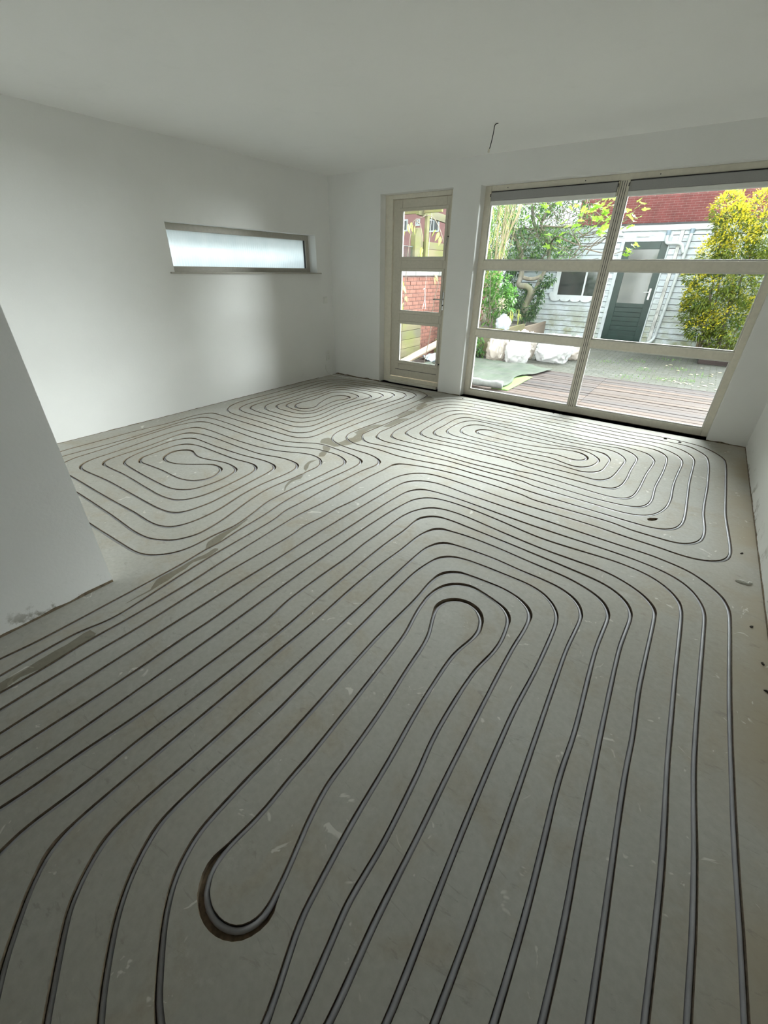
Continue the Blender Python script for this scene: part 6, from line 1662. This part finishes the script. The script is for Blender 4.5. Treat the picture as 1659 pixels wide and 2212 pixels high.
# pale strap-leaved plants in the bed
for i, (x, y_, z_) in enumerate(((1.17, 5.0, .42), (1.00, 5.05, .42), (1.08, 4.75, .42))):
    sp = tag(empty('strap_leaf_plant', (x, y_, z_)), ['rightmost drooping pale strap-leaved plant in the raised bed', 'leftmost drooping pale strap-leaved plant in the raised bed', 'middle drooping pale strap-leaved plant, nearest the white sacks'][i], 'plant', 'pale strap-leaved plants')
    for j in range(3):
        a = rr.uniform(0, 6.28)
        h = rr.uniform(.20, .34)
        w = .014
        s_ = spline([(0, 0, 0), (.03 * math.cos(a), .03 * math.sin(a), h), (.07 * math.cos(a), .07 * math.sin(a), h * .97), (.10 * math.cos(a), .10 * math.sin(a), h * .5)], .03)
        mb = MB()
        for q_, p in enumerate(s_):
            ww = w * math.sin(math.pi * (0.12 + .86 * q_ / (len(s_) - 1)))
            mb.v += [(p.x - ww * math.sin(a) , p.y + ww * math.cos(a), p.z), (p.x + ww * math.sin(a), p.y - ww * math.cos(a), p.z)]
        mb.f = [(2 * q_, 2 * q_ + 1, 2 * q_ + 3, 2 * q_ + 2) for q_ in range(len(s_) - 1)]
        mb.build('leaf', M['leaf_strap'], sp, recalc=False)

# climber hanging outside the back door
cl_ = tag(empty('climber', (0.30, 1.50, GZ)), 'thin climber with drooping yellow-green leaves hanging outside the back door', 'plant')
vines = [[(0.28, 1.5, -0.078), (0.32, 1.46, .6), (0.36, 1.44, 1.2), (0.42, 1.42, 1.8), (0.50, 1.42, 2.15), (0.62, 1.42, 2.10)],
         [(0.60, 1.80, -0.078), (0.70, 1.80, .5), (0.73, 1.8, .96), (0.76, 1.8, 1.15), (0.80, 1.8, 1.30), (0.70, 1.8, 1.42)],
         [(0.62, 1.42, 2.10), (0.66, 1.42, 1.9), (0.66, 1.42, 1.70)], [(0.50, 1.42, 2.15), (0.80, 1.42, 2.2), (0.97, 1.42, 2.02), (1.05, 1.42, 1.85)]]
for v_ in vines:
    child(MB().tube(spline(v_, .06), .006, 6), 'vine', 'twig', cl_, smooth=True)
vl = [(0.41, 1.4, 2.11), (0.54, 1.4, 2.09), (0.46, 1.4, 2.13), (0.36, 1.4, 2.03), (0.97, 1.4, 1.99), (0.92, 1.4, 2.02), (1.0, 1.4, 1.93), (0.68, 1.4, 1.80), (0.65, 1.4, 1.74), (0.62, 1.4, 1.70), (0.34, 1.4, 1.32), (0.36, 1.4, 1.26), (0.41, 1.4, 1.10), (0.38, 1.4, 1.0), (0.35, 1.4, .95), (0.72, 1.8, 1.42), (0.70, 1.8, 1.38)]
cme = []
for sd_ in (1, 2):
    mb = MB()
    mb.v = [(0, 0, 0), (-.022, .03, .004), (-.026, .06, .0), (0, .13, -.03), (.026, .06, .0), (.022, .03, .004), (0, .05, -.006)]
    mb.f = [(0, 6, 1), (1, 6, 2), (2, 6, 3), (3, 6, 4), (4, 6, 5), (5, 6, 0)]
    me = mb.mesh('leaf', recalc=False)
    me.materials.append(M['fig' if sd_ == 1 else 'leaf_strap'])
    cme.append(me)
for i, p in enumerate(vl):
    o = link_mesh('leaf', cme[0 if p[2] > 1.5 else 1], None, cl_)
    o.matrix_parent_inverse = Matrix.Translation(-Vector(cl_.location))
    o.location = p
    o.rotation_euler = (-1.1 + rr.uniform(-.5, .4), rr.uniform(-.6, .6), rr.uniform(-1.2, 1.2) + (3.1 if i % 2 else 0))
hk = tag(empty('wire_hanger', (0.11, 2.55, 2.30)), 'white wire hanger with a triangular frame hanging from the pergola beam', 'hanger')
child(MB().tube(spline([(0.067, 2.55, 1.160), (0.072, 2.55, 1.180), (0.088, 2.55, 1.185), (0.098, 2.55, 1.168), (0.105, 2.55, 1.118), (0.112, 2.55, 1.009)], .012), .0042, 6), 'hook', 'sill_white', hk, smooth=True)
child(MB().tube([(0.112, 2.55, 1.009), (0.072, 2.55, 0.833), (0.142, 2.55, 0.833), (0.112, 2.55, 1.009)], .0036, 6), 'frame', 'sill_white', hk)
child(MB().tube([(0.098, 2.55, 1.168), (0.098, 2.56, 1.176), (0.100, 2.645, 2.385)], .0015, 5), 'cord', 'sill_white', hk)

# far pink house seen above the wall
ph = tag(empty('pink_house', (-11.0, 20.0, GZ)), 'distant pink brick house with small white windows beyond the fence', 'house')
child(MB().box(-17.0, -9.02, 20.0, 26, GZ, 4.75), 'wall_body', 'pink', ph)
child(MB().add([(-17.3, 19.7, 4.75), (-8.8, 19.7, 4.75), (-8.8, 26.3, 4.75), (-17.3, 26.3, 4.75), (-17.3, 23, 6.9), (-8.8, 23, 6.9)],
               [(0, 1, 5, 4), (2, 3, 4, 5), (0, 4, 3), (1, 2, 5), (0, 3, 2, 1)]), 'roof', 'brick_old', ph)
for (xa, xb, za, zb) in ((-10.15, -9.45, 3.42, 4.05), (-11.05, -10.75, 3.75, 4.10), (-12.6, -11.6, 3.5, 4.1), (-12.6, -11.6, 1.0, 2.2), (-10.6, -9.6, 1.0, 2.2)):
    w_ = child(MB().box(xa, xb, 19.94, 20.02, za, zb), 'window', 'sill_white', ph)
    o = MB().box(xa + .08, (xa + xb) / 2 - .04, 19.92, 19.95, za + .08, zb - .08).box((xa + xb) / 2 + .04, xb - .08, 19.92, 19.95, za + .08, zb - .08).build('pane', M['grey_glass'], w_)
    o.matrix_parent_inverse = Matrix.Identity(4)

# leaf litter and grass on the paving
lit = [(4.31, 5.24), (4.37, 5.37), (4.53, 4.8), (4.6, 5.13), (4.86, 4.62), (5.08, 4.81), (5.07, 4.61), (4.96, 3.91), (5.09, 3.86), (5.16, 3.42), (4.39, 3.66), (4.43, 3.8), (4.49, 3.63), (4.59, 3.61), (4.65, 3.55), (4.74, 3.58), (4.83, 3.49), (4.92, 3.47), (4.61, 3.02), (3.72, 3.63), (3.99, 4.69), (4.76, 4.54), (4.55, 3.72), (4.70, 3.66), (4.80, 3.60), (5.0, 3.6), (4.9, 5.4), (5.2, 5.1)]
mb = MB()
mb.v = [(0, -.03, 0.002), (-.017, 0, .010), (0, .035, .004), (.017, 0, .010), (0, 0, .003)]
mb.f = [(0, 4, 1), (1, 4, 2), (2, 4, 3), (3, 4, 0)]
lme = mb.mesh('fallen_leaf', recalc=False)
lme.materials.append(M['dry_leaf'])
for x, y_ in lit:
    o = link_mesh('fallen_leaf', lme, None, loc=(x, y_, GZ + .001), rot=(0, 0, rr.uniform(0, 6.28)), scale=[rr.uniform(.9, 1.5)] * 3)
    tag(o, 'small pale dry leaf fallen on the mossy paving beyond the deck', 'leaf', 'dry leaves on the paving')
gr = [(3.71, 5.36), (4.3, 6.0), (4.6, 4.92), (4.89, 4.41), (4.28, 3.69), (4.7, 3.8), (3.27, 4.84), (3.98, 4.42), (3.85, 3.5), (2.1, 8.3), (2.35, 8.4), (4.2, 8.2), (4.5, 8.3)]
pts = []
for x, y_ in gr:
    for _ in range(60):
        pts.append((Vector((rr.gauss(x, .12), rr.gauss(y_, .12), GZ)), Vector((rr.uniform(-.5, .5), rr.uniform(-.5, .5), 1)), 0))
o = leaves(pts, 0.06, ('leaf_mid',), None, name='paving_grass', asp=.10, rnd=rr, droop=.2)
tag(o, 'thin green grass tufts growing between the pavers', 'grass', kind='stuff')
